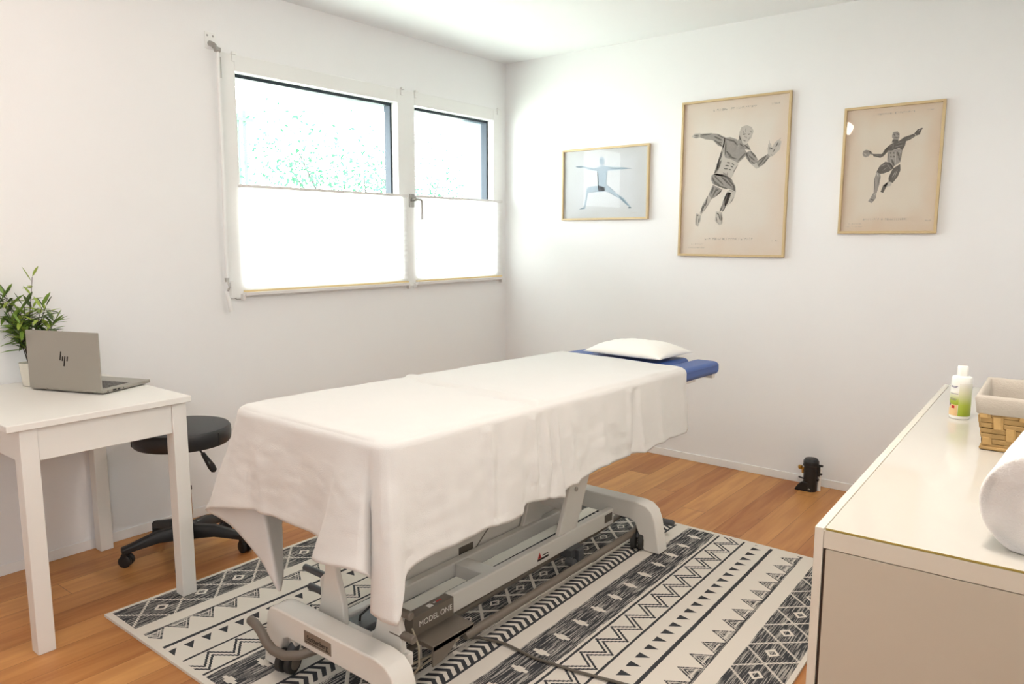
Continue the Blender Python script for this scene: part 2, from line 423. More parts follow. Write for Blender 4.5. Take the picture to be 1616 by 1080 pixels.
# added window in the right wall, out of view, brightens the lower room
W2 = (-4.95, -4.25, 1.2, 2.0)
wbox('wall_right', [(XR, XR + 0.12, YF, W2[0], 0, H), (XR, XR + 0.12, W2[1], 0, 0, H), (XR, XR + 0.12, W2[0], W2[1], 0, W2[2]), (XR, XR + 0.12, W2[0], W2[1], W2[3], H)], M['wall'])
w2 = B(); w2.box(XR + 0.03, XR + 0.08, W2[0], W2[0] + 0.06, W2[2], W2[3]); w2.box(XR + 0.03, XR + 0.08, W2[1] - 0.06, W2[1], W2[2], W2[3]); w2.box(XR + 0.03, XR + 0.08, W2[0] + 0.06, W2[1] - 0.06, W2[2], W2[2] + 0.06); w2.box(XR + 0.03, XR + 0.08, W2[0] + 0.06, W2[1] - 0.06, W2[3] - 0.06, W2[3])
structure(w2.out('added_fill_window', M['frame_white']))
wbox('wall_front', [(-0.3, XR + 0.12, YF - 0.12, YF, 0, H)], M['wall'])
WY0, WY1, WZ0, WZ1 = -2.165, -0.045, 1.06, 2.235      # window opening
TW = 0.30
wbox('wall_left', [(-TW, 0, YF, WY0, 0, H), (-TW, 0, WY1, 0, 0, H), (-TW, 0, WY0, WY1, 0, WZ0), (-TW, 0, WY0, WY1, WZ1, H)], M['wall'])
b = B(); b.box(0, 0.006, YF, -0.006, 0, 0.045); structure(b.out('baseboard_left', M['trim'], bevel=0.002))
b = B(); b.box(0.0, XR, -0.006, 0, 0, 0.045); structure(b.out('baseboard_back', M['trim'], bevel=0.002))

# ---- window
win = thing('window_1', 'white two-part window in the left wall', 'window', (0, -1.11, WZ0)); win['kind'] = 'structure'
GL, GR = (-2.085, -1.025), (-0.885, -0.135); GZ0, GZ1 = 1.12, 2.156
def ringframe(b, y0, y1, z0, z1, iy0, iy1, iz0, iz1, x0, x1):
    b.box(x0, x1, y0, iy0, z0, z1); b.box(x0, x1, iy1, y1, z0, z1)
    b.box(x0, x1, iy0, iy1, z0, iz0); b.box(x0, x1, iy0, iy1, iz1, z1)
b = B(); b.box(-0.05, 0.006, WY0, GL[0], WZ0, WZ1); b.box(-0.05, 0.006, GL[1], GR[0], WZ0, WZ1); b.box(-0.05, 0.006, GR[1], WY1, WZ0, WZ1)
for q in (GL, GR): b.box(-0.05, 0.006, q[0], q[1], WZ0, GZ0); b.box(-0.05, 0.006, q[0], q[1], GZ1, WZ1)
b.out('window_frame', M['frame_white'], win, bevel=0.003)
b = B()
for q in (GL, GR): ringframe(b, q[0] - 0.02, q[1] + 0.02, GZ0 - 0.02, GZ1 + 0.02, q[0] + 0.002, q[1] - 0.012, GZ0 + 0.002, GZ1 - 0.016, -0.10, -0.05)
b.out('outer_frame', M['alu_dark'], win)
b = B()   # deep reveals outside: parapet side cheeks and soffit
b.box(-0.295, -0.10, WY0, GL[0] - 0.02, WZ0, WZ1); b.box(-0.295, -0.10, GR[1] + 0.02, WY1, WZ0, WZ1); b.box(-0.295, -0.10, GL[0] - 0.02, GR[1] + 0.02, GZ1 + 0.02, WZ1); b.box(-0.295, -0.10, GL[0] - 0.02, GR[1] + 0.02, WZ0, GZ0 - 0.03)
b.out('outer_reveal', M['render_out'], win)
wbox('roof_overhang', [(-1.0, -0.31, -6, 1, 2.30, 2.42)], M['render_out'])
for q in (GL, GR):
    b = B(); b.box(-0.075, -0.069, q[0] - 0.015, q[1] + 0.015, GZ0 - 0.015, GZ1 + 0.015); b.out('glass_pane', M['glass'], win)
# handle on the middle post
hr = B(); hr.box(0.006, 0.014, -0.943, -0.905, 1.545, 1.625); hr.lathe([(0.011, 0), (0.011, 0.034)], (0.014, -0.924, 1.592), 'x', 20)
h_ = hr.out('handle', M['steel'], win, bevel=0.003)
b = B(); b.tube([(0.046, -0.930, 1.592), (0.048, -0.885, 1.592), (0.048, -0.876, 1.584), (0.048, -0.874, 1.47)], 0.0075, 12); b.out('lever', M['steel'], h_, smooth='auto')
# little fixing clips along the head of the frame
for y in (-2.093, -0.99, -0.878, -0.095):
    b = B(); b.box(0.006, 0.022, y - 0.012, y + 0.012, 2.232, 2.244); b.box(0.006, 0.012, y - 0.008, y + 0.008, 2.20, 2.232); b.out('clip', M['frame_white'], win, bevel=0.002)

# ---- pleated blinds (hang on the window, can be lifted off: things of their own)
def blind(y0, y1, lab):
    t = thing('pleated_blind', lab, 'blind', (0.02, (y0 + y1) / 2, 1.075), 0, 'pleated blinds over the lower half of the window')
    bm = bmesh.new(); z0, z1 = 1.096, 1.606; n = 34; prev = None
    for i in range(n + 1):
        z = z0 + (z1 - z0) * i / n; x = 0.020 + (0.0025 if i % 2 else -0.001)
        r = (bm.verts.new((x, y0 + 0.004, z)), bm.verts.new((x, y1 - 0.004, z)))
        if prev: bm.faces.new((prev[0], prev[1], r[1], r[0]))
        prev = r
    bb = B(); bb.bm.free(); bb.bm = bm; bb.out('pleated_fabric', M['blind'], t)
    b = B(); b.box(0.010, 0.034, y0, y1, 1.604, 1.619); b.out('top_rail', M['blind_rail'], t, bevel=0.003)
    br = B(); br.box(0.008, 0.036, y0, y1, 1.068, 1.088); br = br.out('bottom_rail', M['blind_rail'], t, bevel=0.004)
    b = B(); b.box(0.012, 0.032, y0 + 0.003, y1 - 0.003, 1.088, 1.097); b.out('light_leak_strip', M['yellow'], t)  # daylight leaking above the bottom rail, painted as a pale yellow strip
    for y in (y0 - 0.004, y1 + 0.004):
        b = B(); b.box(0.004, 0.030, y - 0.007, y + 0.007, 1.048, 1.080); b.out('end_cap', M['blind_rail'], t, bevel=0.003)
    b = B(); ym = (y0 + y1) / 2 + 0.1; b.box(0.034, 0.042, ym - 0.03, ym + 0.03, 1.604, 1.614); b.out('grip', M['frame_white'], t, bevel=0.002)
    return t
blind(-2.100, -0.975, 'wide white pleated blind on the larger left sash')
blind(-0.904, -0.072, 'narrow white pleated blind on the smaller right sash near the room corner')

# ---- crank rod of the outside blind
t = thing('blind_crank_rod', 'long white crank rod hanging from a small wall bracket left of the window', 'crank rod', (0.0, -2.2, 1.0))
br = B(); br.box(0, 0.006, -2.232, -2.178, 2.236, 2.314); br = br.out('wall_plate', M['frame_white'], t, bevel=0.002)
for y in (-2.220, -2.192):
    b = B(); b.lathe([(0.005, 0), (0.004, 0.003)], (0.006, y, 2.296), 'x', 12); b.out('screw', M['steel'], br, smooth='auto')
b = B(); b.tube([(0.004, -2.208, 2.262), (0.030, -2.207, 2.252), (0.036, -2.204, 2.244)], 0.013, 16); b.tube([(0.034, -2.206, 2.249), (0.046, -2.196, 2.232)], 0.010, 14); b.lathe([(0.012, -0.012), (0.012, 0.012)], (0.046, -2.196, 2.230), 'y', 14)
b.out('universal_joint', M['steel'], t, smooth='auto')
b = B(); b.tube([(0.046, -2.195, 2.225), (0.046, -2.205, 1.16)], 0.0075, 12); b.out('rod', M['frame_white'], t, smooth='auto')
b = B(); b.tube([(0.046, -2.205, 1.16), (0.058, -2.200, 1.12), (0.046, -2.210, 1.09)], 0.005, 10); b.lathe([(0.011, 0), (0.011, 0.02)], (0.046, -2.205, 1.145), 'z', 12)
b.out('crank_hinge', M['steel'], t, smooth='auto')
b = B(); b.tube([(0.046, -2.210, 1.10), (0.046, -2.190, 1.000)], [0.0095, 0.0105], 12); b.out('crank_handle', M['frame_white'], t, smooth='auto')
t = thing('cord_guide', 'slim white cord guide running down the left edge of the window frame', 'cord guide', (0.012, -2.16, 1.06))
b = B(); b.box(0.0, 0.014, -2.176, -2.164, 1.14, 2.21); b.out('channel', M['trim'], t, bevel=0.002)
b = B(); b.box(0.0, 0.024, -2.170, -2.148, 1.062, 1.145); b.out('weight', M['frame_white'], t, bevel=0.004)
b = B(); b.tube([(0.02, -2.168, 2.205), (0.02, -2.168, 2.11)], 0.004, 8); b.out('end_fitting', M['steel'], t)
b = B(); b.tube([(0.016, -2.16, 1.066), (0.014, -2.135, 1.054), (0.014, -2.117, 1.054)], 0.002, 6); b.out('cord', M['steel'], t)
# ================================================================== OUTDOORS
structure(wbox('ground_outside', [(-30, -0.35, -14, 22, -0.6, -0.5)], M['slope']))
def slope():
    bm = bmesh.new(); n = 24; g = []
    for i in range(n + 1):
        r = []
        for j in range(n + 1):
            x = -7.5 - 12 * i / n; y = -8 + 26 * j / n
            z = -0.5 + 3.1 * (i / n) ** 0.8 + 0.12 * noise.noise(Vector((x * 0.5, y * 0.5, 0)))
            r.append(bm.verts.new((x, y, z)))
        g.append(r)
    for i in range(n):
        for j in range(n): bm.faces.new((g[i][j], g[i + 1][j], g[i + 1][j + 1], g[i][j + 1]))
    bb = B(); bb.bm.free(); bb.bm = bm; return structure(bb.out('hillside', M['slope'], smooth=True))
slope()
def tree(loc, h, rad, n, seed, lab, nb=9):
    rnd = random.Random(seed)
    t = thing('garden_tree', lab, 'tree', loc, 0, 'garden trees outside the window')
    b = B(); tips = []
    b.tube([(loc[0], loc[1], loc[2]), (loc[0] + .1, loc[1], loc[2] + h * .25), (loc[0] + .05, loc[1] + .1, loc[2] + h * .5)], [0.07, 0.055, 0.04], 8)
    for i in range(nb):
        a = rnd.uniform(0, 6.28); z0 = h * rnd.uniform(.15, .5)
        p = Vector((loc[0] + .05, loc[1] + .05, loc[2] + z0)); q = p + Vector((math.cos(a) * rad * .5, math.sin(a) * rad * .5, h * .18)); e = q + Vector((math.cos(a) * rad * .4 + rnd.uniform(-.2, .2), math.sin(a) * rad * .4, h * rnd.uniform(.1, .3)))
        b.tube([p, q, e], [0.03, 0.02, 0.008], 6); tips += [q, e, (q + e) / 2]
    b.out('trunk', M['bark_out'], t)
    b = B()
    for i in range(n):
        c = rnd.choice(tips); p = c + Vector((rnd.gauss(0, rad * .3), rnd.gauss(0, rad * .3), rnd.gauss(0, h * .11)))
        if p.z < loc[2] + 0.3: continue
        d = Vector((rnd.uniform(-1, 1), rnd.uniform(-1, 1), rnd.uniform(-1, .4))).normalized(); s = d.cross(Vector((rnd.uniform(-1, 1), rnd.uniform(-1, 1), rnd.uniform(-1, 1)))).normalized()
        L = rnd.uniform(.045, .10)
        b.poly([p, p + d * L * .5 + s * L * .25, p + d * L, p + d * L * .5 - s * L * .25])
    o = b.out('foliage', M['leaf_out'], t); return t
tree((-5.6, 3.5, -0.5), 3.3, 1.3, 8000, 3, 'leafy tree outside behind the large window pane')
tree((-8.5, 7.4, 0.0), 3.4, 1.3, 2500, 5, 'smaller tree farther up the slope outside, seen through the narrow pane')
t = thing('garden_fence', 'pale wooden fence on the slope outside, upper left of the window', 'fence', (-12.5, 3.8, 1.0))
for i in range(26):
    y = 1.6 + i * 0.17; b = B(); b.box(-12.52, -12.48, y, y + 0.07, 1.5, 4.15 + 0.12 * math.sin(i * 2.1)); b.out('paling', M['fence_out'], t)
for z in (4.0, 2.3):
    b = B(); b.box(-12.48, -12.43, 1.5, 6.1, z, z + .08); b.out('rail', M['fence_out'], t)

# ================================================================== RUG
def rug():
    bm = bmesh.new(); uvl = bm.loops.layers.uv.new('UVMap'); nx, ny = 48, 48; g = []; U = {}
    for j in range(ny + 1):
        row = []
        for i in range(nx + 1):
            fu, fv = i / nx, j / ny
            y = -3.125 + 2.105 * fv; xr = 2.79 - 0.07 * fv
            x = 0.671 + (xr - 0.671) * fu
            z = 0.010 + 0.0012 * noise.noise(Vector((x * 3, y * 3, 1)))
            v = bm.verts.new((x, y, z)); U[v] = (fu * 2 - 1, fv * 2.105); row.append(v)
        g.append(row)
    for j in range(ny):
        for i in range(nx):
            f = bm.faces.new((g[j][i], g[j][i + 1], g[j + 1][i + 1], g[j + 1][i]))
            for l in f.loops: l[uvl].uv = U[l.vert]
    # edges down to the floor
    per = [g[0][i] for i in range(nx + 1)] + [g[j][nx] for j in range(1, ny + 1)] + [g[ny][i] for i in range(nx - 1, -1, -1)] + [g[j][0] for j in range(ny - 1, 0, -1)]
    low = []
    for v in per: w = bm.verts.new((v.co.x, v.co.y, 0.0005)); U[w] = (max(-1, min(1, U[v][0])), U[v][1]); low.append(w)
    for i in range(len(per)):
        j = (i + 1) % len(per); f = bm.faces.new((per[i], low[i], low[j], per[j]))
        for l in f.loops: l[uvl].uv = U[l.vert]
    bb = B(); bb.bm.free(); bb.bm = bm
    o = bb.out('patterned_rug', M['rug'], smooth='auto'); origin_to(o, (1.715, -2.07, 0.0))
    tag(o, 'flat woven rug with black and cream diamond, triangle and zigzag stripes under the massage table', 'rug')
rug()

# ================================================================== DESK
t = thing('side_table', 'small white wooden table by the left wall carrying the laptop', 'table', (0.39, -3.11, 0))
b = B(); b.box(0.004, 0.785, -3.412, -2.812, 0.757, 0.78); b.out('table_top', M['table_white'], t, bevel=0.003)
LEGX = ((0.014, 0.068), (0.716, 0.770)); LEGY = ((-3.390, -3.336), (-2.880, -2.826))
LEGY = ((-3.374, -3.320), (-2.880, -2.826))
for lx in LEGX:
    for ly in LEGY:
        zb = 0.0 if not (lx[0] > .5 and ly[0] > -3) else 0.0115
        b = B(); b.box(lx[0], lx[1], ly[0], ly[1], zb, 0.757); b.out('leg', M['table_white'], t, bevel=0.003)
z0 = 0.647
for q in ((0.742, 0.764, -3.320, -2.880), (0.020, 0.042, -3.320, -2.880)):
    b = B(); b.box(q[0], q[1], q[2], q[3], z0, 0.757); b.out('apron', M['table_white'], t, bevel=0.002)
for q in ((0.068, 0.716, -3.368, -3.346), (0.068, 0.716, -2.854, -2.832)):
    b = B(); b.box(q[0], q[1], q[2], q[3], z0, 0.757); b.out('apron', M['table_white'], t, bevel=0.002)

# ================================================================== LAPTOP
A = Vector((0.205, -3.140, 0.7805)); ang = math.atan2(0.130, 0.327)
t = thing('laptop', 'open silver laptop on the white side table, lid turned to the camera', 'laptop', A, ang)
Wl, Dl = 0.345, 0.235
b = B(); b.box(0, Wl, 0, Dl, 0.004, 0.017); base = b.out('base', M['laptop'], t, bevel=0.003, local=True)
b = B()
for r_ in range(6):
    for k in range(14):
        x = 0.028 + k * 0.0208; y = 0.045 + r_ * 0.0185
        b.box(x, x + 0.0175, y, y + 0.0155, 0.0168, 0.0182)
b.out('keyboard', M['key'], base, local=True)
b = B(); b.box(0.12, 0.225, 0.165, 0.225, 0.0168, 0.0172); b.out('touchpad', M['laptop'], base, local=True)
for q in ((0.045, 0.062, 0.007, 0.013), (0.068, 0.080, 0.006, 0.013), (0.02, 0.025, 0.008, 0.011), (0.096, 0.099, 0.009, 0.012)):
    b = B(); b.box(0.3448, 0.3456, *q); b.out('port', M['black'], base, local=True)
for x in (0.03, 0.30):
    for y in (0.02, 0.2):
        b = B(); b.box(x - 0.01, x + 0.01, y, y + 0.01, 0.0, 0.0045); b.out('rubber_foot', M['rubber'], base, local=True)
b = B(); b.box(0, Wl, -0.006, 0.0, 0.010, 0.232); lid = b.out('lid', M['laptop'], t, bevel=0.003, local=True)
b = B(); b.box(0.008, Wl - 0.008, 0.0, 0.001, 0.026, 0.224); b.out('screen', M['screen'], lid, local=True)
for x in (0.055, 0.29):
    b = B(); b.tube([(x - 0.03, -0.002, 0.012), (x + 0.03, -0.002, 0.012)], 0.0055, 10); b.out('hinge', M['laptop'], t, smooth='auto', local=True)
# slanted four-stroke mark on the lid
b = B(); cx, cz = 0.178, 0.126
for x, zt, zb_, in ((-0.017, 0.030, -0.004), (-0.006, 0.012, -0.006), (0.004, 0.012, -0.026), (0.016, 0.012, -0.006)):
    sl = 0.20
    P = [(cx + x + sl * zt - 0.0025, zt), (cx + x + sl * zt + 0.0025, zt), (cx + x + sl * zb_ + 0.0025, zb_), (cx + x + sl * zb_ - 0.0025, zb_)]
    b.prism([(p[0], cz + p[1]) for p in P], 'y', -0.0068, -0.0058)
b.out('lid_logo', M['logo'], lid, local=True)

# ================================================================== PLANT
pc = Vector((0.112, -3.102, 0.78))
t = thing('potted_bamboo_plant', 'small bushy green plant in a white pot behind the laptop', 'plant', pc)
b = B(); b.lathe([(0.030, 0.0), (0.033, 0.002), (0.041, 0.088), (0.042, 0.092), (0.0385, 0.092), (0.037, 0.084), (0.002, 0.080)], pc, 'z', 36); b.out('pot', M['pot'], t, smooth='auto')
b = B(); b.lathe([(0.002, 0.078), (0.0375, 0.0815), (0.002, 0.084)], pc, 'z', 24, caps=False); b.out('soil', M['soil'], t, smooth=True)
rp = random.Random(21)
b = B(); tips = []
R_, U_ = Vector((0.782, 0.623, 0)), Vector((0, 0, 1)); Fw = Vector((-0.62, 0.78, 0))
for i in range(15):
    du = rp.uniform(-0.10, 0.12); h = rp.uniform(0.17, 0.33); dd = rp.uniform(-0.05, 0.05)
    if i == 0: du, h = 0.035, 0.40
    if i == 1: du, h = -0.085, 0.30
    p0 = pc + Vector((rp.uniform(-.015, .015), rp.uniform(-.015, .015), 0.082)); p1 = p0 + R_ * du * .35 + Fw * dd * .4 + U_ * h * .4; p2 = p0 + R_ * du + Fw * dd + U_ * h * .86
    b.tube([p0, p1, p2], [0.0022, 0.0018, 0.001], 6); tips.append((p0, p1, p2, i))
b.out('stem', M['stem'], t)
b = B()
for p0, p1, p2, i in tips:
    for k in range(24 if i else 12):
        f = 1 - (k / 20.0) * 0.55 if i else 1 - (k / 12.0) * 0.6
        f = min(1, f + rp.uniform(-.03, .03))
        q = p1.lerp(p2, max(0, (f - .45) / .55)) if f > .45 else p0.lerp(p1, f / .45)
        a = rp.uniform(0, 6.28); el = rp.uniform(-0.35, 0.9)
        d = (R_ * math.cos(a) + Fw * math.sin(a) * .8).normalized() * math.cos(el) + U_ * math.sin(el); d.normalize()
        if k < 2: d = (U_ + R_ * (-0.45 if k else .5)).normalized()
        L = rp.uniform(0.050, 0.090); W = L * rp.uniform(.085, .12); n_ = d.cross(Vector((rp.uniform(-.3, .3), rp.uniform(-.3, .3), 1))).normalized(); dn = Vector((0, 0, -1))
        mi = rp.choice((0, 0, 1, 2, 2))
        if i == 0 and k < 6: mi = 1
        c1 = q + d * L * .35 + dn * L * .02; c2 = q + d * L * .7 + dn * L * .09; e = q + d * L + dn * L * .2; fold = d.cross(n_) * W * .35
        if min(c1.x, e.x) - W < 0.012: continue
        v = [b.bm.verts.new(x) for x in (q, c1 + n_ * W, c1 + fold, c1 - n_ * W, c2 + n_ * W * .8, c2 + fold * .8, c2 - n_ * W * .8, e)]
        for ff in ((0, 1, 2), (0, 2, 3), (1, 4, 5, 2), (2, 5, 6, 3), (4, 7, 5), (5, 7, 6)): b.bm.faces.new([v[x] for x in ff]).material_index = mi
o = b.out('foliage', [M['leaf'], M['leaf2'], M['leaf3']], t)
for p in o.data.polygons: p.use_smooth = False

# ================================================================== STOOL
sc = Vector((0.365, -2.640, 0))
t = thing('rolling_stool', 'round black padded stool on five castors beside the side table', 'stool', sc)
b = B(); b.lathe([(0.004, 0.496), (0.182, 0.492), (0.190, 0.494), (0.196, 0.502), (0.1985, 0.53), (0.197, 0.553), (0.190, 0.563), (0.17, 0.5665), (0.004, 0.568)], sc, 'z', 72, caps=True)
seat = b.out('seat', M['vinyl_black'], t, smooth='auto')
for k in range(6):
    b = B(); a = k * math.pi / 3 + 0.3; b.tube([sc + Vector((math.cos(a) * 0.1985, math.sin(a) * 0.1985, 0.505)), sc + Vector((math.cos(a) * 0.1995, math.sin(a) * 0.1995, 0.53)), sc + Vector((math.cos(a) * 0.198, math.sin(a) * 0.198, 0.552))], 0.0016, 6); b.out('seam', M['vinyl_black'], seat)
b = B(); b.box(sc.x - .07, sc.x + .07, sc.y - .07, sc.y + .07, 0.470, 0.493); mech = b.out('seat_plate', M['plastic_black'], t, bevel=0.004)
b = B(); hx = sc + Vector((-0.022, 0.008, 0.478)); b.tube([hx, hx + Vector((0.04, 0.055, -0.028)), hx + Vector((0.05, 0.066, -0.05))], 0.0045, 10)
lv = b.out('lever', M['plastic_black'], t, smooth='auto')
b = B(); g0 = hx + Vector((0.049, 0.065, -0.045)); b.tube([g0, g0 + Vector((0.006, 0.008, -0.02)), g0 + Vector((0.020, 0.026, -0.062)), g0 + Vector((0.026, 0.034, -0.082)), g0 + Vector((0.028, 0.036, -0.088))], [0.009, 0.011, 0.016, 0.013, 0.004], 14); b.out('grip', M['plastic_black'], lv, smooth='auto')
b = B(); b.lathe([(0.0125, 0.30), (0.0125, 0.472)], sc, 'z', 24); b.out('piston', M['chrome'], t, smooth='auto')
b = B(); b.lathe([(0.0245, 0.12), (0.0245, 0.285)], sc, 'z', 28); col = b.out('column', M['chrome'], t, smooth='auto')
b = B(); b.lathe([(0.027, 0.283), (0.027, 0.296), (0.020, 0.303), (0.012, 0.305)], sc, 'z', 24); b.out('collar', M['plastic_black'], col, smooth='auto')
b = B(); b.lathe([(0.036, 0.065), (0.042, 0.08), (0.038, 0.125), (0.030, 0.138)], sc, 'z', 28); b.out('hub', M['plastic_black'], t, smooth='auto')
for k in range(5):
    a = math.radians(-105 + 72 * k)
    d = Vector((math.cos(a), math.sin(a), 0)); n_ = Vector((-d.y, d.x, 0))
    b = B()
    def ringp(r, z, w, h):
        c = sc + d * r + Vector((0, 0, z)); return [b.bm.verts.new(c + n_ * x * w + Vector((0, 0, y * h))) for x, y in ((-1, -1), (1, -1), (1, .4), (.55, 1), (-.55, 1), (-1, .4))]
    rr = [ringp(0.025, 0.098, 0.026, 0.030), ringp(0.12, 0.100, 0.023, 0.024), ringp(0.22, 0.078, 0.020, 0.016), ringp(0.262, 0.070, 0.019, 0.014)]
    for q in range(3):
        for w in range(6): b.bm.faces.new((rr[q][w], rr[q][(w + 1) % 6], rr[q + 1][(w + 1) % 6], rr[q + 1][w]))
    b.bm.faces.new(rr[0][::-1]); b.bm.faces.new(rr[-1])
    leg = b.out('leg', M['plastic_black'], t, bevel=0.004)
    c = sc + d * 0.245; b = B(); hub_n = (n_ * .8 + d * .6).normalized()
    for s_ in (-1, 1):
        p = c + hub_n * 0.014 * s_ + Vector((0, 0, 0.0265)); b.tube([p - hub_n * .008, p - hub_n * .006, p + hub_n * .006, p + hub_n * .008], [0.023, 0.026, 0.026, 0.023], 22)
    b.tube([c + Vector((0, 0, 0.03)), c + Vector((0, 0, 0.062))], 0.011, 12)
    hn = d.cross(Vector((0, 0, 1)))
    b.tube([c + Vector((0, 0, .052)) - hub_n * .022, c + Vector((0, 0, .052)) + hub_n * .022], 0.012, 12)
    b.out('caster', M['plastic_black'], leg, smooth='auto')

# ================================================================== MASSAGE TABLE
t = mt = thing('massage_table', 'electric massage table with navy padding and white metal frame standing on the rug', 'massage table', (1.68, -2.1, 0.011))
RZ = 0.0115
def ztop(y): return 0.842 - 0.022 * (y + 2.95)
def pad(name, x0, x1, y0, y1, th, m, drop=0.0, rb=0.022):
    b = B(); v = b.box(x0, x1, y0, y1, 0, 1)
    for w in b.bm.verts: w.co.z = ztop(w.co.y) - drop - (th if w.co.z < .5 else 0)
    return b.out(name, m, mt, bevel=rb, seg=4)
pad('leg_cushion', 1.315, 1.985, -2.94, -2.235, 0.065, M['navy'], 0.007)
pad('torso_cushion', 1.315, 1.985, -2.222, -1.46, 0.065, M['navy'], 0.007)
hc = pad('head_cushion', 1.425, 1.872, -1.45, -0.905, 0.060, M['navy'], 0.001, 0.026)
al = pad('armrest_cushion', 1.290, 1.418, -1.45, -0.94, 0.055, M['navy'], 0.007)
ar = pad('armrest_cushion', 1.880, 2.005, -1.45, -0.865, 0.062, M['navy'], 0.008, 0.024)
b = B(); b.tube([(2.0062, -1.44, 0.786), (2.0062, -0.89, 0.774)], 0.0012, 6); b.out('seam', M['navy'], ar)
b = B(); b.tube([(1.4245, -1.44, 0.79), (1.4245, -0.93, 0.78)], 0.0012, 6); b.out('seam', M['navy'], hc)
# supports under the pads
b = B(); b.box(1.36, 1.94, -2.90, -1.48, 0.735, 0.765); b.box(1.45, 1.85, -1.48, -0.95, 0.725, 0.748); b.box(1.30, 1.99, -1.30, -1.10, 0.722, 0.738); b.out('top_frame', M['coat_white'], t, bevel=0.003)
b = B(); b.box(1.88, 1.995, -0.93, -0.90, 0.712, 0.734); b.out('armrest_bracket', M['coat_white'], t, bevel=0.003)
# base arches
def arch(name, yf, yb, x0, x1, top, th, foot, splay=0.02):
    b = B(); pts = []
    pts += [(x0 - splay, RZ), (x0 + foot - splay, RZ), (x0 + foot + 0.028, top - th - 0.012), (x0 + foot + 0.055, top - th)]
    pts += [(x1 - foot - 0.055, top - th), (x1 - foot - 0.028, top - th - 0.012), (x1 - foot + splay, RZ), (x1 + splay, RZ)]
    pts += [(x1 - 0.006, top - 0.07), (x1 - 0.022, top - 0.03), (x1 - 0.05, top - 0.008), (x1 - 0.09, top), (x0 + 0.05, top), (x0 + 0.022, top - 0.006), (x0 + 0.006, top - 0.03)]
    b.prism(pts, 'y', yf, yb); return b.out(name, M['coat_white'], t, bevel=0.007, seg=3)
fa = arch('front_base_arch', -2.935, -2.855, 1.40, 2.005, 0.212, 0.082, 0.06)
ra = arch('rear_base_arch', -1.412, -1.336, 1.40, 1.975, 0.222, 0.082, 0.075)
# side rails
for x0, x1, z0_, z1_ in ((1.562, 1.600, 0.113, 0.168), (1.735, 1.768, 0.100, 0.171)):
    b = B(); b.box(x0, x1, -2.855, -1.412, z0_, z1_); b.out('side_rail', M['coat_white'], t, bevel=0.006, seg=3)
b = B(); b.box(1.600, 1.735, -2.27, -2.20, 0.115, 0.166); b.out('cross_member', M['coat_white'], t, bevel=0.004)
b = B(); b.box(1.600, 1.735, -2.84, -2.79, 0.075, 0.12); b.out('cross_member', M['coat_white'], t, bevel=0.004)
# inner lifting channel above the left rail
b = B(); b.prism([(-2.52, 0.130), (-1.52, 0.130), (-1.43, 0.18), (-1.50, 0.262), (-2.30, 0.240), (-2.45, 0.200)], 'x', 1.532, 1.556); lift = b.out('lift_channel', M['coat_white'], t, bevel=0.003)
b = B(); b.box(1.5555, 1.5572, -2.200, -2.118, 0.160, 0.190); b.out('label', M['label_dark'], lift)
b = B(); b.prism([(-2.106, 0.160), (-2.098, 0.160), (-2.012, 0.224), (-2.020, 0.224)], 'x', 1.5555, 1.5572); b.out('groove', M['label_dark'], lift)
b = B(); b.box(1.545, 1.70, -1.72, -1.62, 0.235, 0.262); b.out('pivot_plate', M['coat_white'], t, bevel=0.003)
b = B(); b.lathe([(0.014, 0), (0.014, 0.01)], (1.556, -1.60, 0.215), 'x', 16); b.out('pivot_bolt', M['rubber'], t, smooth='auto')
# uprights
def upright(x0, x1, y0a, y1a, z0, y0b, y1b, z1):
    b = B(); b.prism([(y0a, z0), (y1a, z0), (y1b, z1), (y0b, z1)], 'x', x0, x1); return b.out('upright', M['coat_white'], t, bevel=0.004)
st = upright(1.742, 1.762, -1.832, -1.702, 0.168, -1.600, -1.440, 0.740)
b = B(); b.lathe([(0.010, 0), (0.010, 0.004), (0.005, 0.006)], (1.762, -1.712, 0.337), 'x', 16); b.out('bolt', M['steel'], st, smooth='auto')
upright(1.562, 1.582, -1.832, -1.702, 0.165, -1.600, -1.440, 0.740)
for xa, xb in ((1.508, 1.648), (1.765, 1.905)):
    b = B(); xm = (xa + xb) / 2
    P = [(xa, 0.165), (xb, 0.165), (xb - 0.005, 0.24), (xb - 0.035, 0.33), (xb - 0.035, 0.74), (xa + 0.060, 0.74), (xa + 0.050, 0.33), (xa + 0.028, 0.22)]
    b.prism(P, 'y', -2.822, -2.800); b.out('upright', M['coat_white'], t, bevel=0.005)
b = B(); b.box(1.50, 1.92, -2.853, -2.79, 0.130, 0.170); b.out('cross_member', M['coat_white'], t, bevel=0.004)
# stub handles
for x, y, z, s_ in ((1.362, -2.755, 0.257, 1), (1.386, -2.755, 0.197, 1)):
    b = B(); b.tube([(x, y, z), (x + 0.002, y, z), (1.53, y, z)], [0.009, 0.0115, 0.0115], 14); b.out('pedal_bar', M['dark_tube'], t, smooth='auto')
b = B(); b.prism([(1.50, 0.15), (1.53, 0.15), (1.53, 0.285), (1.505, 0.285), (1.485, 0.265), (1.490, 0.22), (1.485, 0.19)], 'y', -2.790, -2.735); b.out('pedal_bracket', M['coat_white'], t, bevel=0.006)
for x0, x1, y, z in ((1.84, 1.925, -2.80, 0.284), (1.853, 1.945, -2.81, 0.222)):
    b = B(); b.tube([(x0, y, z), (x1 - 0.003, y, z), (x1, y, z)], [0.0125, 0.0125, 0.010], 14); b.out('pedal_bar', M['grey_tube'], t, smooth='auto')
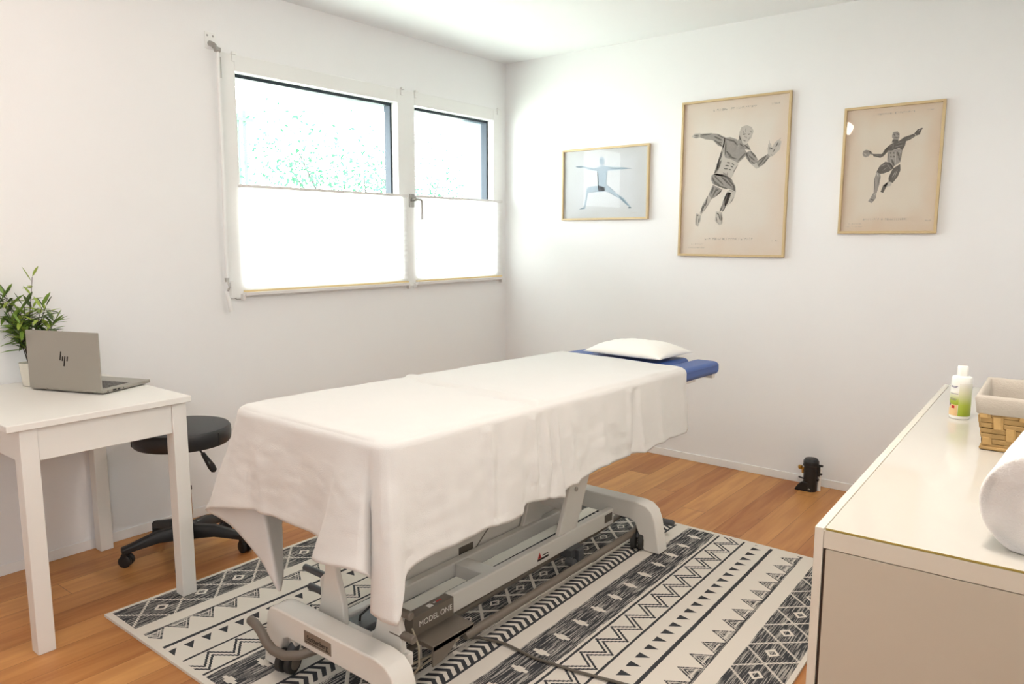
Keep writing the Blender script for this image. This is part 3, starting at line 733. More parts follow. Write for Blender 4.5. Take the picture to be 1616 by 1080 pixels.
# control box with lettering
b = B(); b.box(1.790, 1.830, -2.703, -2.522, 0.140, 0.207); bx = b.out('control_box', M['grey_tube'], t, bevel=0.0025)
b = B(); b.prism([(1.768, 0.128), (1.905, 0.128), (1.912, 0.122), (1.912, 0.142), (1.768, 0.146)], 'y', -2.703, -2.515); sh = b.out('control_shelf', M['grey_tube'], t, bevel=0.0025)
b = B(); b.prism([(-2.703, 0.075), (-2.655, 0.08), (-2.625, 0.095), (-2.60, 0.118), (-2.52, 0.128), (-2.515, 0.14), (-2.703, 0.14)], 'x', 1.905, 1.912); b.out('shelf_lip', M['grey_tube'], sh, bevel=0.002)
text('lettering', 'MODEL ONE', 0.026, M['text_white'], bx, (1.8312, -2.606, 0.176), R3((0, 1, 0), (0, 0, 1)))
b = B(); b.box(1.803, 1.822, -2.625, -2.605, 0.207, 0.2075); b.box(1.806, 1.812, -2.595, -2.585, 0.207, 0.2075); b.out('symbol', M['text_white'], bx)
b = B(); b.box(1.807, 1.813, -2.583, -2.560, 0.207, 0.2075); b.out('symbol', M['red'], bx)
# foot bars near the floor
b = B(); b.tube([(1.862, -2.505, 0.072), (1.862, -2.498, 0.072), (1.862, -1.43, 0.078), (1.855, -1.36, 0.082), (1.835, -1.30, 0.085)], [0.011, 0.0145, 0.0145, 0.0145, 0.0145], 16); b.out('foot_bar', M['grey_tube'], t, smooth='auto')
b = B(); b.tube([(1.80, -2.86, 0.090), (1.80, -2.70, 0.088), (1.74, -2.55, 0.070), (1.712, -1.45, 0.066), (1.700, -1.25, 0.07)], 0.0125, 14); b.out('foot_bar', M['grey_tube'], t, smooth='auto')
b = B(); b.tube([(1.700, -1.25, 0.075), (1.80, -1.222, 0.082), (1.955, -1.215, 0.086), (1.962, -1.215, 0.086)], [0.0125, 0.0125, 0.0145, 0.011], 14); b.out('foot_bar', M['dark_tube'], t, smooth='auto')
b = B(); b.box(1.742, 1.795, -1.79, -1.70, 0.070, 0.104); b.box(1.79, 1.812, -1.76, -1.72, 0.050, 0.10); b.lathe([(0.017, -0.02), (0.017, 0.02)], (1.80, -1.80, 0.062), 'x', 16); b.out('pedal_linkage', M['dark_tube'], t, bevel=0.003)
# curved front brake bar
b = B(); b.tube([(1.372, -2.975, 0.163), (1.378, -2.975, 0.163), (1.405, -2.977, 0.162), (1.440, -2.98, 0.150), (1.475, -2.985, 0.128), (1.510, -2.985, 0.114), (1.560, -2.98, 0.112), (1.60, -2.955, 0.116), (1.62, -2.90, 0.120)], [0.0115] + [0.0145] * 8, 16); b.out('brake_bar', M['grey_tube'], t, smooth='auto')
# castors
def castor(x, y, nx, ny):
    c = Vector((x, y - 0.034, RZ)); n_ = Vector((nx, ny, 0)).normalized(); b = B()
    for s_ in (-1, 1):
        p = c + n_ * 0.017 * s_ + Vector((0, 0, 0.0365)); b.tube([p - n_ * .011, p - n_ * .008, p + n_ * .008, p + n_ * .011], [0.031, 0.0355, 0.0355, 0.031], 26)
    k = b.out('castor', M['rubber'], t, smooth='auto')
    for s_ in (-1, 1):
        b = B(); p = c + n_ * 0.0285 * s_ + Vector((0, 0, 0.0365)); b.tube([p - n_ * .001, p + n_ * .0015], 0.022, 20); b.out('wheel_disc', M['grey_tube'], k, smooth='auto')
    b = B(); b.tube([c + Vector((0, 0.004, 0.045)), c + Vector((0, 0.022, 0.070)), c + Vector((0, 0.034, 0.092))], [0.017, 0.018, 0.015], 16); b.out('fork', M['dark_tube'], k, smooth='auto')
    b = B(); b.box(x - 0.018, x + 0.018, y - 0.018, y + 0.018, 0.092, 0.1495); b.out('stem_housing', M['coat_white'], k, bevel=0.004)
for x, y in ((1.500, -2.893), (1.885, -2.893), (1.886, -1.372), (1.49, -1.36)): castor(x, y, 0.95, 0.3)
# name plate and stickers
b = B(); b.box(1.600, 1.728, -2.9362, -2.934, 0.150, 0.190); np_ = b.out('name_plate', M['plate'], fa, bevel=0.0008)
text('lettering', 'Stolzenberg', 0.0235, M['black'], np_, (1.664, -2.9366, 0.170), R3((1, 0, 0), (0, 0, 1)), sxy=(0.88, 1))
b = B(); b.box(1.607, 1.721, -2.9366, -2.936, 0.1565, 0.158); b.out('underline', M['black'], np_)
rr_ = [o for o in COL.objects if o.name == 'side_rail.001'][0]
b = B(); b.prism([(-1.983, 0.118), (-1.910, 0.118), (-1.910, 0.126), (-1.983, 0.126)], 'x', 1.768, 1.7687); b.out('warning_bar', M['black'], rr_)
b = B(); b.prism([(-1.981, 0.127), (-1.957, 0.127), (-1.969, 0.152)], 'x', 1.768, 1.7687); b.out('warning_triangle', M['red'], rr_)
b = B(); b.prism([(-1.973, 0.130), (-1.965, 0.130), (-1.969, 0.143)], 'x', 1.7687, 1.769); b.prism([(-1.950, 0.132), (-1.912, 0.132), (-1.912, 0.136), (-1.950, 0.136)], 'x', 1.768, 1.7687); b.out('warning_mark', M['black'], rr_)
b = B(); b.box(1.768, 1.7692, -1.490, -1.430, 0.122, 0.158); b.out('label', M['label_dark'], rr_)

# ---- cables
b = B(); b.tube([(1.80, -2.44, 0.018), (1.84, -2.41, 0.018), (1.93, -2.385, 0.019), (2.06, -2.392, 0.018), (2.20, -2.37, 0.017), (2.38, -2.33, 0.017), (2.60, -2.36, 0.017), (2.74, -2.50, 0.017), (2.79, -2.72, 0.017)], 0.0048, 10)
o = b.out('power_cable', M['cable'], smooth='auto'); origin_to(o, (1.80, -2.44, 0.011)); tag(o, 'grey power cable running across the rug from under the massage table', 'cable')
b = B(); b.tube([(1.862, -2.74, 0.200), (1.885, -2.735, 0.15), (1.89, -2.74, 0.09), (1.87, -2.76, 0.045), (1.845, -2.72, 0.04), (1.83, -2.60, 0.045)], 0.003, 8); b.tube([(1.84, -2.86, 0.085), (1.84, -2.60, 0.055), (1.83, -2.50, 0.05)], 0.004, 8); b.out('wire', M['cable_light'], mt, smooth='auto')
b = B(); b.tube([(1.655, -2.78, 0.10), (1.650, -2.76, 0.18), (1.665, -2.70, 0.215), (1.70, -2.66, 0.21)], 0.004, 8); b.out('wire', M['black'], mt, smooth='auto')
b = B(); b.box(1.612, 1.700, -2.79, -2.69, 0.10, 0.165); b.out('motor_housing', M['dark_tube'], mt, bevel=0.006)

# ================================================================== SHEET
def catmull(P, n):
    out = []
    for i in range(len(P) - 1):
        p0 = P[max(i - 1, 0)]; p1 = P[i]; p2 = P[i + 1]; p3 = P[min(i + 2, len(P) - 1)]
        d = sum((a - b_) ** 2 for a, b_ in zip(p1[3:6], p2[3:6])) ** .5 + sum((a - b_) ** 2 for a, b_ in zip(p1[:2], p2[:2])) ** .5
        m = max(3, int(d / 2 / 0.011))
        for k in range(m):
            s = k / m; q = []
            for a, b1, c, e in zip(p0, p1, p2, p3):
                m1 = (c - a) * .42; m2 = (e - b1) * .42
                q.append((2 * s ** 3 - 3 * s ** 2 + 1) * b1 + (s ** 3 - 2 * s ** 2 + s) * m1 + (-2 * s ** 3 + 3 * s ** 2) * c + (s ** 3 - s ** 2) * m2)
            out.append(q)
    out.append(list(P[-1])); return out
def sheet():
    # columns: edge point x,y ; spine y ; hem x,y,z   (from back-left round the foot end to back-right)
    C = [
        (1.300, -1.185, -1.22, 1.262, -1.17, 0.52), (1.300, -1.45, -1.45, 1.258, -1.45, 0.50), (1.300, -1.80, -1.80, 1.264, -1.80, 0.50), (1.300, -2.15, -2.15, 1.254, -2.15, 0.50),
        (1.300, -2.50, -2.45, 1.266, -2.48, 0.50), (1.300, -2.74, -2.60, 1.272, -2.70, 0.46), (1.302, -2.84, -2.64, 1.285, -2.78, 0.41), (1.306, -2.88, -2.66, 1.40, -2.86, 0.29), (1.308, -2.90, -2.67, 1.455, -2.915, 0.257),
        (1.310, -2.915, -2.68, 1.37, -2.925, 0.345), (1.313, -2.925, -2.69, 1.250, -2.945, 0.432), (1.318, -2.932, -2.70, 1.140, -2.965, 0.462), (1.325, -2.940, -2.70, 1.20, -2.995, 0.495), (1.345, -2.952, -2.70, 1.32, -3.000, 0.525),
        (1.40, -2.960, -2.70, 1.44, -2.985, 0.540), (1.50, -2.960, -2.70, 1.53, -2.975, 0.540), (1.60, -2.960, -2.70, 1.62, -2.972, 0.536), (1.70, -2.960, -2.70, 1.70, -2.968, 0.528), (1.78, -2.960, -2.70, 1.745, -2.966, 0.518),
        (1.83, -2.960, -2.70, 1.765, -2.990, 0.500), (1.86, -2.961, -2.70, 1.775, -3.022, 0.496), (1.89, -2.962, -2.70, 1.84, -3.040, 0.505), (1.915, -2.962, -2.70, 1.92, -3.042, 0.518), (1.935, -2.962, -2.70, 1.975, -3.022, 0.512),
        (1.948, -2.960, -2.70, 1.966, -2.975, 0.470), (1.958, -2.958, -2.70, 1.950, -2.962, 0.398), (1.968, -2.956, -2.70, 1.975, -2.990, 0.392), (1.980, -2.950, -2.69, 2.02, -2.995, 0.386), (1.990, -2.940, -2.68, 2.058, -2.978, 0.380), (1.996, -2.930, -2.675, 2.056, -2.962, 0.402), (2.000, -2.920, -2.67, 2.046, -2.942, 0.450), (2.002, -2.905, -2.66, 2.035, -2.920, 0.490),
        (2.003, -2.87, -2.65, 2.028, -2.868, 0.503), (2.003, -2.78, -2.62, 2.022, -2.775, 0.502), (2.003, -2.66, -2.58, 2.028, -2.66, 0.505), (2.003, -2.57, -2.52, 2.020, -2.57, 0.505), (2.003, -2.48, -2.45, 2.028, -2.48, 0.493), (2.003, -2.40, -2.38, 2.022, -2.405, 0.494), (2.003, -2.375, -2.36, 2.016, -2.383, 0.522), (2.003, -2.30, -2.30, 2.024, -2.30, 0.512), (2.003, -2.235, -2.235, 2.030, -2.225, 0.502), (2.003, -2.19, -2.19, 2.010, -2.185, 0.500),
        (2.003, -2.15, -2.15, 2.026, -2.155, 0.520), (2.003, -2.03, -2.03, 2.020, -2.03, 0.530), (2.003, -1.94, -1.94, 2.028, -1.94, 0.540), (2.003, -1.79, -1.79, 2.018, -1.79, 0.533), (2.003, -1.70, -1.70, 2.010, -1.69, 0.528), (2.003, -1.62, -1.62, 2.030, -1.62, 0.525), (2.003, -1.50, -1.50, 2.020, -1.50, 0.528), (2.003, -1.41, -1.42, 2.026, -1.40, 0.528), (2.003, -1.30, -1.29, 2.020, -1.29, 0.522), (2.003, -1.245, -1.22, 2.018, -1.225, 0.535)]
    D = catmull(C, 0)
    bm = bmesh.new(); cols = []
    NI, NR, ND = 22, 5, 34; sx = 1.66
    n = len(D)
    # outward normals from the edge path
    for i, (ex, ey, sy, hx, hy, hz) in enumerate(D):
        sy = round(sy / 0.045) * 0.045
        a = D[max(i - 2, 0)]; c = D[min(i + 2, n - 1)]
        tx, ty = c[0] - a[0], c[1] - a[1]; L = math.hypot(tx, ty) or 1; nx, ny = ty / L, -tx / L
        # leave the left/front order: the path runs counter-clockwise seen from above reversed, so flip outward
        if nx * (ex - 1.66) + ny * (ey + 2.1) < 0: nx, ny = -nx, -ny
        col = []
        zt = ztop(ey) + 0.0035
        for k in range(NI):
            s = k / (NI - 1) * 0.975
            x = sx + (ex - sx) * s; y = sy + (ey - sy) * s; z = ztop(y) + 0.0035
            # shallow crease over the joint between the two pads
            yc = -2.255 - 0.10 * (x - 1.44); dcr = (y - yc)
            z -= 0.014 * math.exp(-(dcr / 0.014) ** 2) * (1 if x > 1.4 else .4) - 0.007 * math.exp(-((dcr - 0.032) / 0.018) ** 2)
            z += 0.0022 * noise.noise(Vector((x * 9, y * 7, 3))) + 0.0016 * noise.noise(Vector((x * 26, y * 14, 8)))
            edge = max(0, (s - 0.88) / 0.12); z -= 0.005 * edge ** 2
            col.append((x, y, z))
        r = 0.022
        ox, oy = ex + nx * r * .15, ey + ny * r * .15
        for k in range(1, NR + 1):
            th = (k / NR) * math.pi / 2
            col.append((ex - nx * r * .55 + nx * r * math.sin(th), ey - ny * r * .55 + ny * r * math.sin(th), zt - 0.005 - r * (1 - math.cos(th))))
        bx_, by_, bz_ = col[-1]
        for k in range(1, ND + 1):
            s = k / ND; e = s ** 1.15
            x = bx_ + (hx - bx_) * e; y = by_ + (hy - by_) * e; z = bz_ + (hz - bz_) * s
            amp = s ** 0.6 * (1 - 0.15 * s)
            w = 0.0
            if ex > 1.99:     # long right side: named pleats
                for yp, am, wd_ in ((-2.74, 0.006, .03), (-2.555, 0.012, .018), (-2.52, -0.010, .022), (-2.335, 0.012, .014), (-2.305, -0.012, .014), (-2.272, 0.014, .012), (-2.245, -0.020, .012), (-2.215, 0.016, .012), (-2.13, 0.009, .02), (-1.93, .006, .03), (-1.73, 0.012, .014), (-1.695, -0.014, .016), (-1.655, 0.010, .014), (-1.49, 0.007, .02), (-1.38, -0.007, .03), (-1.275, 0.008, .016)):
                    w += 1.45 * am * math.exp(-((y - yp - 0.03 * (s - .5) * (1 if am > 0 else -1)) / wd_) ** 2) * (0.5 + .5 * s if abs(am) > .01 else amp)
            elif ey < -2.95:
                for xp, am, wd_ in ((1.455, 0.008, .02), (1.39, -0.008, .03), (1.56, 0.004, .03), (1.66, -.004, .04)):
                    w += am * math.exp(-((x - xp - 0.03 * s) / wd_) ** 2) * amp
            else:
                w += 0.006 * math.sin(ey * 21) * amp
            w += (0.006 * noise.noise(Vector((x * 11, y * 11, z * 5))) + 0.0026 * noise.noise(Vector((x * 16, y * 16, z * 30))) + 0.0014 * noise.noise(Vector((x * 40, y * 40, z * 70)))) * min(1, s * 4)
            hem = 0.0012 if k >= ND - 2 else 0
            col.append((x + nx * (w + hem), y + ny * (w + hem), z))
        cols.append([bm.verts.new(p) for p in col])
    for i in range(len(cols) - 1):
        for k in range(len(cols[0]) - 1):
            bm.faces.new((cols[i][k], cols[i + 1][k], cols[i + 1][k + 1], cols[i][k + 1]))
    bmesh.ops.remove_doubles(bm, verts=[c[0] for c in cols], dist=0.0005)
    bb = B(); bb.bm.free(); bb.bm = bm
    o = bb.out('bed_sheet', M['sheet'], smooth=True); origin_to(o, (1.66, -2.1, 0.825))
    sd = o.modifiers.new('thick', 'SOLIDIFY'); sd.thickness = 0.0012; sd.offset = 1
    tag(o, 'large off-white cotton sheet draped over the massage table with long hanging corners', 'sheet')
sheet()

# ================================================================== PILLOW
def pillow():
    bm = bmesh.new(); n = 44; top, bot = {}, {}
    W, D_, T = 0.212, 0.155, 0.047
    cx, cy = 1.668, -1.05; zc = ztop(cy) + 0.006
    for i in range(n + 1):
        for j in range(n + 1):
            a, c = -1 + 2 * i / n, -1 + 2 * j / n
            pin = 1 - 0.10 * (a * a + c * c) * 0.5
            x = a * W * (1 - 0.10 * (1 - abs(a)) * 0) * (1 - 0.07 * (1 - c * c) * 0 - 0.06 * (1 - (abs(c)) ** 3) * (abs(a) ** 6)); y = c * D_ * (1 - 0.08 * (1 - abs(a) ** 3) * abs(c) ** 6)
            h = ((1 - abs(a) ** 2.6) * (1 - abs(c) ** 2.4)) ** 0.55
            wr = 0.003 * noise.noise(Vector((a * 3, c * 3, 1))) + 0.0018 * noise.noise(Vector((a * 9, c * 8, 2)))
            ed = i in (0, n) or j in (0, n)
            X, Y = cx + x * math.cos(-.05) - y * math.sin(-.05), cy + x * math.sin(-.05) + y * math.cos(-.05)
            zb = zc + 0.004 + 0.012 * (1 - h)
            vt = bm.verts.new((X, Y, zb + (T * 1.45 * h if not ed else 0) + wr * h))
            top[i, j] = vt
            bot[i, j] = vt if ed else bm.verts.new((X, Y, zc + 0.0035 + 0.014 * (1 - h) ** 1.5))
    for i in range(n):
        for j in range(n):
            bm.faces.new((top[i, j], top[i + 1, j], top[i + 1, j + 1], top[i, j + 1]))
            bm.faces.new((bot[i, j], bot[i, j + 1], bot[i + 1, j + 1], bot[i + 1, j]))
    bb = B(); bb.bm.free(); bb.bm = bm
    o = bb.out('pillow', M['pillow'], smooth=True); origin_to(o, (cx, cy, zc)); tag(o, 'small white pillow lying on the navy head end of the massage table', 'pillow')
pillow()

# ================================================================== CABINET
P0 = Vector((2.981, -2.675, 0)); ra_ = math.radians(1.87)
t = thing('low_cabinet', 'long glossy cream sideboard along the right side with a glass top', 'sideboard', P0, ra_)
DD, LL, HH = 0.46, 1.885, 0.775
b = B(); b.box(0.018, DD, 0, LL, HH - 0.038, HH); b.out('top_board', M['cab_top'], t, bevel=0.0012, local=True)
b = B(); b.box(0.020, DD - 0.002, 0.002, LL - 0.002, HH, HH + 0.005); g = b.out('glass_top', M['cab_glass'], t, bevel=0.0012, local=True)
b = B(); b.box(0.021, DD - 0.003, 0.0008, 0.0024, HH + 0.0005, HH + 0.0045); b.out('glass_edge', M['glass_edge'], g, local=True)
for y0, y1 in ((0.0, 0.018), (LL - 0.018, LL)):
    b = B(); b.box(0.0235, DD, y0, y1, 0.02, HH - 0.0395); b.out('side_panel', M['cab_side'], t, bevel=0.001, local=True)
b = B(); b.box(0.024, DD, 0.018, LL - 0.018, 0.06, 0.078); b.box(DD - 0.01, DD, 0.018, LL - 0.018, 0.078, HH - 0.038)
for y in (0.62, 1.25): b.box(0.024, DD - 0.01, y - 0.009, y + 0.009, 0.078, HH - 0.038)
b.box(0.0195, 0.0235, 0.003, LL - 0.003, 0.03, HH - 0.04)
b.out('carcass', M['gap'], t, local=True)
ys = (0.0, 0.648, 1.266, LL)
for k in range(3):
    b = B(); b.box(0.0, 0.0175, ys[k] + (0.0 if k == 0 else .0025), ys[k + 1] - 0.0015, 0.02, HH + (0.004 if k == 0 else 0.0035)); b.out('door', M['cab_door'], t, bevel=0.0012, local=True)
for x in (0.05, DD - 0.05):
    for y in (0.05, LL - 0.05):
        b = B(); b.lathe([(0.018, 0.0), (0.02, 0.058)], (x, y, 0), 'z', 16); b.out('foot', M['steel'], t, local=True)

# ---- bottle
bc = Vector((3.060, -1.425, HH + 0.0052))
t = thing('lotion_bottle', 'white lotion bottle with green and floral label on the sideboard', 'bottle', bc)
b = B(); sX, sY = 1.0, 0.72
b.lathe([(0.026, 0), (0.0290, 0.003), (0.0295, 0.012), (0.0295, 0.120), (0.0292, 0.134), (0.027, 0.138), (0.017, 0.1405), (0.0155, 0.141)], bc, 'z', 40); body = b.out('body', M['bottle'], t, smooth='auto')
b = B(); b.lathe([(0.0155, 0.141), (0.0162, 0.143), (0.0155, 0.170), (0.0135, 0.173), (0.002, 0.174)], bc, 'z', 32); b.out('cap', M['bottle'], t, smooth='auto')
def patch(name, a0, a1, z0, z1, r, m, n=16):
    bm = bmesh.new(); pr = None
    for k in range(n + 1):
        a = math.radians(a0 + (a1 - a0) * k / n); p = (bc.x + math.cos(a) * r, bc.y + math.sin(a) * r)
        q = (bm.verts.new((p[0], p[1], bc.z + z0)), bm.verts.new((p[0], p[1], bc.z + z1)))
        if pr: bm.faces.new((pr[0], q[0], q[1], pr[1]))
        pr = q
    bb = B(); bb.bm.free(); bb.bm = bm; return bb.out(name, m, body, smooth=True)
# camera sees the side towards -y; left part floral, right part green
va = math.degrees(math.atan2(-4.2 - bc.y, 3.41 - bc.x))
patch('green_label', va - 10, va + 82, 0.012, 0.118, 0.0304, M['label_green'])
patch('front_label', va - 88, va - 10, 0.048, 0.090, 0.0304, M['label_green'])
patch('flower_label', va - 88, va - 12, 0.012, 0.048, 0.0305, M['label_peach'])
patch('lavender_label', va - 88, va - 72, 0.035, 0.056, 0.0307, M['label_lav'])
patch('flower', va - 50, va - 30, 0.036, 0.045, 0.0308, M['red'], 6)
patch('flower', va - 70, va - 58, 0.042, 0.050, 0.0308, M['ink_purple'], 6)
for k, z in enumerate((0.104, 0.107, 0.083, 0.062, 0.066)): patch('lettering', va - 70 + 4 * (k % 2), va - 24 + 5 * (k % 3), z, z + 0.0016, 0.0308, M['ink_purple'], 8)

# ---- basket
bk = Vector((3.154, -1.820, HH + 0.0052))
t = thing('woven_basket', 'woven straw basket lined with grey linen on the sideboard', 'basket', bk, ra_)
BW, BD, BH = 0.27, 0.33, 0.150; fl_ = 0.016
def wallpt(side, s, z, off=0.0):
    # side 0: near (y=0), 1: left (x=0), 2: far, 3: right; s in 0..1 ; walls flare outwards with height
    g = fl_ * (z / BH - 1) + off; x0, x1, y0, y1 = -g - fl_, BW + g, -g - fl_, BD + g
    x0, y0 = 0 - (fl_ * 0.0 + g * 1.0) * 1.0 - 0.0, 0 - g
    x1, y1 = BW + g, BD + g
    return {0: (x0 + (x1 - x0) * s, y0, z), 1: (x0, y0 + (y1 - y0) * s, z), 2: (x0 + (x1 - x0) * s, y1, z), 3: (x1, y0 + (y1 - y0) * s, z)}[side]
b = B(); q0 = [(fl_, fl_), (BW - fl_, fl_), (BW - fl_, BD - fl_), (fl_, BD - fl_)]; q1 = [(0.003, .003), (BW - .003, .003), (BW - .003, BD - .003), (.003, BD - .003)]
lo = [b.bm.verts.new((p[0], p[1], 0.003)) for p in q0]; hi = [b.bm.verts.new((p[0], p[1], BH - 0.006)) for p in q1]
b.bm.faces.new(lo[::-1])
for i in range(4): b.bm.faces.new((lo[i], lo[(i + 1) % 4], hi[(i + 1) % 4], hi[i]))
b.out('basket_core', M['straw_in'], t, local=True)
b = B(); rows = 7; rb_ = random.Random(4)
for side in range(4):
    ns = 9; Ls = BW if side in (0, 2) else BD
    for r_ in range(rows):
        z0 = 0.004 + r_ * (BH - 0.045) / rows; z1 = z0 + (BH - 0.045) / rows * 0.93
        for k in range(ns):
            vert = (k + r_ // 2 + side) % 3 == 0 and r_ > 0
            s0, s1 = k / ns, (k + 1) / ns * 1.0
            off = 0.0055 if vert else 0.003
            if vert: s0 += 0.012; s1 -= 0.012; za, zb2 = z0 - 0.004, z1 + 0.006
            else: za, zb2 = z0, z1; s0 -= .01; s1 += .01
            s0, s1 = max(0, s0), min(1, s1); zm = (za + zb2) / 2; sm = (s0 + s1) / 2; j = rb_.uniform(-.0012, .0012)
            ring = [wallpt(side, s0, za, .001), wallpt(side, s1, za, .001), wallpt(side, s1, zb2, .001), wallpt(side, s0, zb2, .001)]
            top = [wallpt(side, s0 + .012, za + .0025, off + j), wallpt(side, s1 - .012, za + .0025, off + j), wallpt(side, s1 - .012, zb2 - .0025, off + j), wallpt(side, s0 + .012, zb2 - .0025, off + j)]
            v = [b.bm.verts.new(p) for p in ring + top]; mi = 1 if vert else 0
            for f in ((4, 5, 6, 7), (0, 1, 5, 4), (1, 2, 6, 5), (2, 3, 7, 6), (3, 0, 4, 7)): b.bm.faces.new([v[x] for x in f]).material_index = mi
b.out('woven_wall', [M['straw'], M['straw2']], t, local=True)
b = B()
bp_ = [wallpt(0, 0, .006, .003), wallpt(0, .5, .006, .004), wallpt(0, 1, .006, .003), wallpt(2, 1, .006, .003), wallpt(2, 0, .006, .003), wallpt(0, 0, .006, .003)]
b.tube(bp_, 0.005, 8); b.out('braided_foot', M['straw'], t, smooth='auto', local=True)
# linen lining: outer band, rolled rim, inner walls, floor
def loop(off, z, n=24):
    P = []
    for side, rev in ((0, 0), (3, 0), (2, 1), (1, 1)):
        for k in range(n):
            s = k / n; s = 1 - s if rev else s
            x, y, zz = wallpt(side, s, z, off); a = 0.0012 * noise.noise(Vector((x * 40, y * 40, z * 30)))
            P.append((x + a, y + a, zz + a))
    return P
b = B(); rings = [loop(0.006, BH - 0.047), loop(0.008, BH - 0.044), loop(0.0085, BH - 0.02), loop(0.0095, BH - 0.004), loop(0.006, BH + 0.004), loop(0.001, BH + 0.005), loop(-0.004, BH), loop(-0.006, BH - 0.03), loop(-0.008, 0.05), loop(-0.009, 0.012)]
rv = [[b.bm.verts.new(p) for p in r] for r in rings]; nn = len(rv[0])
for i in range(len(rv) - 1):
    for k in range(nn): b.bm.faces.new((rv[i][k], rv[i][(k + 1) % nn], rv[i + 1][(k + 1) % nn], rv[i + 1][k]))
b.bm.faces.new(rv[-1])
b.out('linen_lining', M['linen'], t, smooth=True, local=True)

# ---- rolled towel / bolster
def roll():
    bm = bmesh.new(); R_ = 0.103; ns, nr = 30, 56; L0 = 0.44
    c0 = Vector((3.350, -2.585, HH + 0.0055)); ang = math.radians(3); rows = []
    prof = [(0.0, -0.004), (0.25, -0.003), (0.5, 0.001), (0.72, 0.0), (0.86, 0.002), (0.93, -0.002), (0.975, 0.002), (0.995, 0.010), (1.0, 0.026)] + [(1.0 - 0.02 * math.sin(k / ns * 3.14) * 0, 0.03 + (L0 - 0.06) * k / ns) for k in range(1, ns + 1)] + [(0.95, L0 - 0.012), (0.8, L0), (0.5, L0), (0.0, L0)]
    for rr, h in prof:
        row = []
        for k in range(nr):
            a = 2 * math.pi * k / nr
            r = R_ * rr
            if h > 0.0: r *= 1 + 0.02 * noise.noise(Vector((math.cos(a) * 2, math.sin(a) * 2, h * 6)))
            xx, zz = r * math.cos(a), r * math.sin(a)
            if zz < -R_ * .88: zz = -R_ * .88 + (zz + R_ * .88) * 0.15
            hh = h
            if 0.05 < rr < 0.9 and h < 0.05:     # gathered folds on the near end
                hh += 0.009 * math.sin(rr * 11 + a * 1.0 + 3 * noise.noise(Vector((xx * 14, zz * 14, 0)))) + 0.004 * noise.noise(Vector((xx * 40, zz * 22, 5)))
            row.append(bm.verts.new((xx, hh, zz)))
        rows.append(row)
    for i in range(len(rows) - 1):
        for k in range(nr): bm.faces.new((rows[i][k], rows[i][(k + 1) % nr], rows[i + 1][(k + 1) % nr], rows[i + 1][k]))
    bmesh.ops.remove_doubles(bm, verts=bm.verts, dist=0.0002)
    mz = min(v.co.z for v in bm.verts)
    T = Matrix.Translation(c0) @ Matrix.Rotation(-ang, 4, 'Z') @ Matrix.Translation((0, 0, -mz))
    for v in bm.verts: v.co = T @ v.co
    bb = B(); bb.bm.free(); bb.bm = bm
    o = bb.out('rolled_towel', M['towel'], smooth=True); origin_to(o, c0); tag(o, 'thick white rolled towel lying on the near end of the sideboard', 'towel')
roll()

# ================================================================== FLOOR VALVE / PUMP by the back wall
pc2 = Vector((2.222, -0.105, 0))
t = thing('floor_pump_unit', 'small black cylindrical pump unit on the floor against the back wall', 'pump', pc2)
b = B(); b.lathe([(0.036, 0.0), (0.036, 0.142), (0.040, 0.143), (0.0405, 0.160), (0.0395, 0.166), (0.033, 0.1745), (0.031, 0.178), (0.002, 0.178)], pc2, 'z', 40); body = b.out('body', M['plastic_black'], t, smooth='auto')
b = B(); b.lathe([(0.041, 0.138), (0.042, 0.142), (0.041, 0.146)], pc2, 'z', 36, caps=False); b.out('cap_ring', M['rubber'], body, smooth='auto')
b = B(); b.prism([(2.150, 0.0), (2.222, 0.0), (2.222, 0.052), (2.188, 0.050), (2.170, 0.036), (2.156, 0.014)], 'y', -0.145, -0.070); b.out('foot', M['plastic_black'], t, bevel=0.004)
b = B(); b.tube([(2.182, -0.108, 0.045), (2.182, -0.108, 0.090)], 0.011, 14); b.out('side_pipe', M['bottle'], t, smooth='auto')
b = B(); b.tube([(2.166, -0.125, 0.070), (2.20, -0.140, 0.070)], 0.004, 8); b.out('clamp', M['plastic_black'], t, smooth='auto')
b = B(); b.lathe([(0.010, -0.008), (0.013, 0.0), (0.010, 0.010)], (2.168, -0.112, 0.122), 'z', 14); b.tube([(2.170, -0.110, 0.120), (2.196, -0.108, 0.116)], 0.006, 10); b.tube([(2.182, -0.108, 0.090), (2.181, -0.108, 0.112)], 0.007, 10); b.out('brass_fitting', M['brass'], t, smooth='auto')
b = B(); b.box(2.256, 2.270, -0.108, -0.098, 0.085, 0.150); b.box(2.262, 2.283, -0.110, -0.096, 0.140, 0.150); b.box(2.262, 2.281, -0.110, -0.096, 0.095, 0.103); b.box(2.255, 2.266, -0.115, -0.095, 0.060, 0.072); b.out('bracket', M['plastic_black'], t, bevel=0.0015)
b = B(); b.tube([(2.262, -0.085, 0.0), (2.262, -0.085, 0.125)], 0.010, 12); b.out('rear_pipe', M['bottle'], t, smooth='auto')
text('lettering', 'Lot', 0.014, M['text_white'], body, (2.226, -0.1418, 0.016), R3((1, 0, 0), (0, 0, 1)))

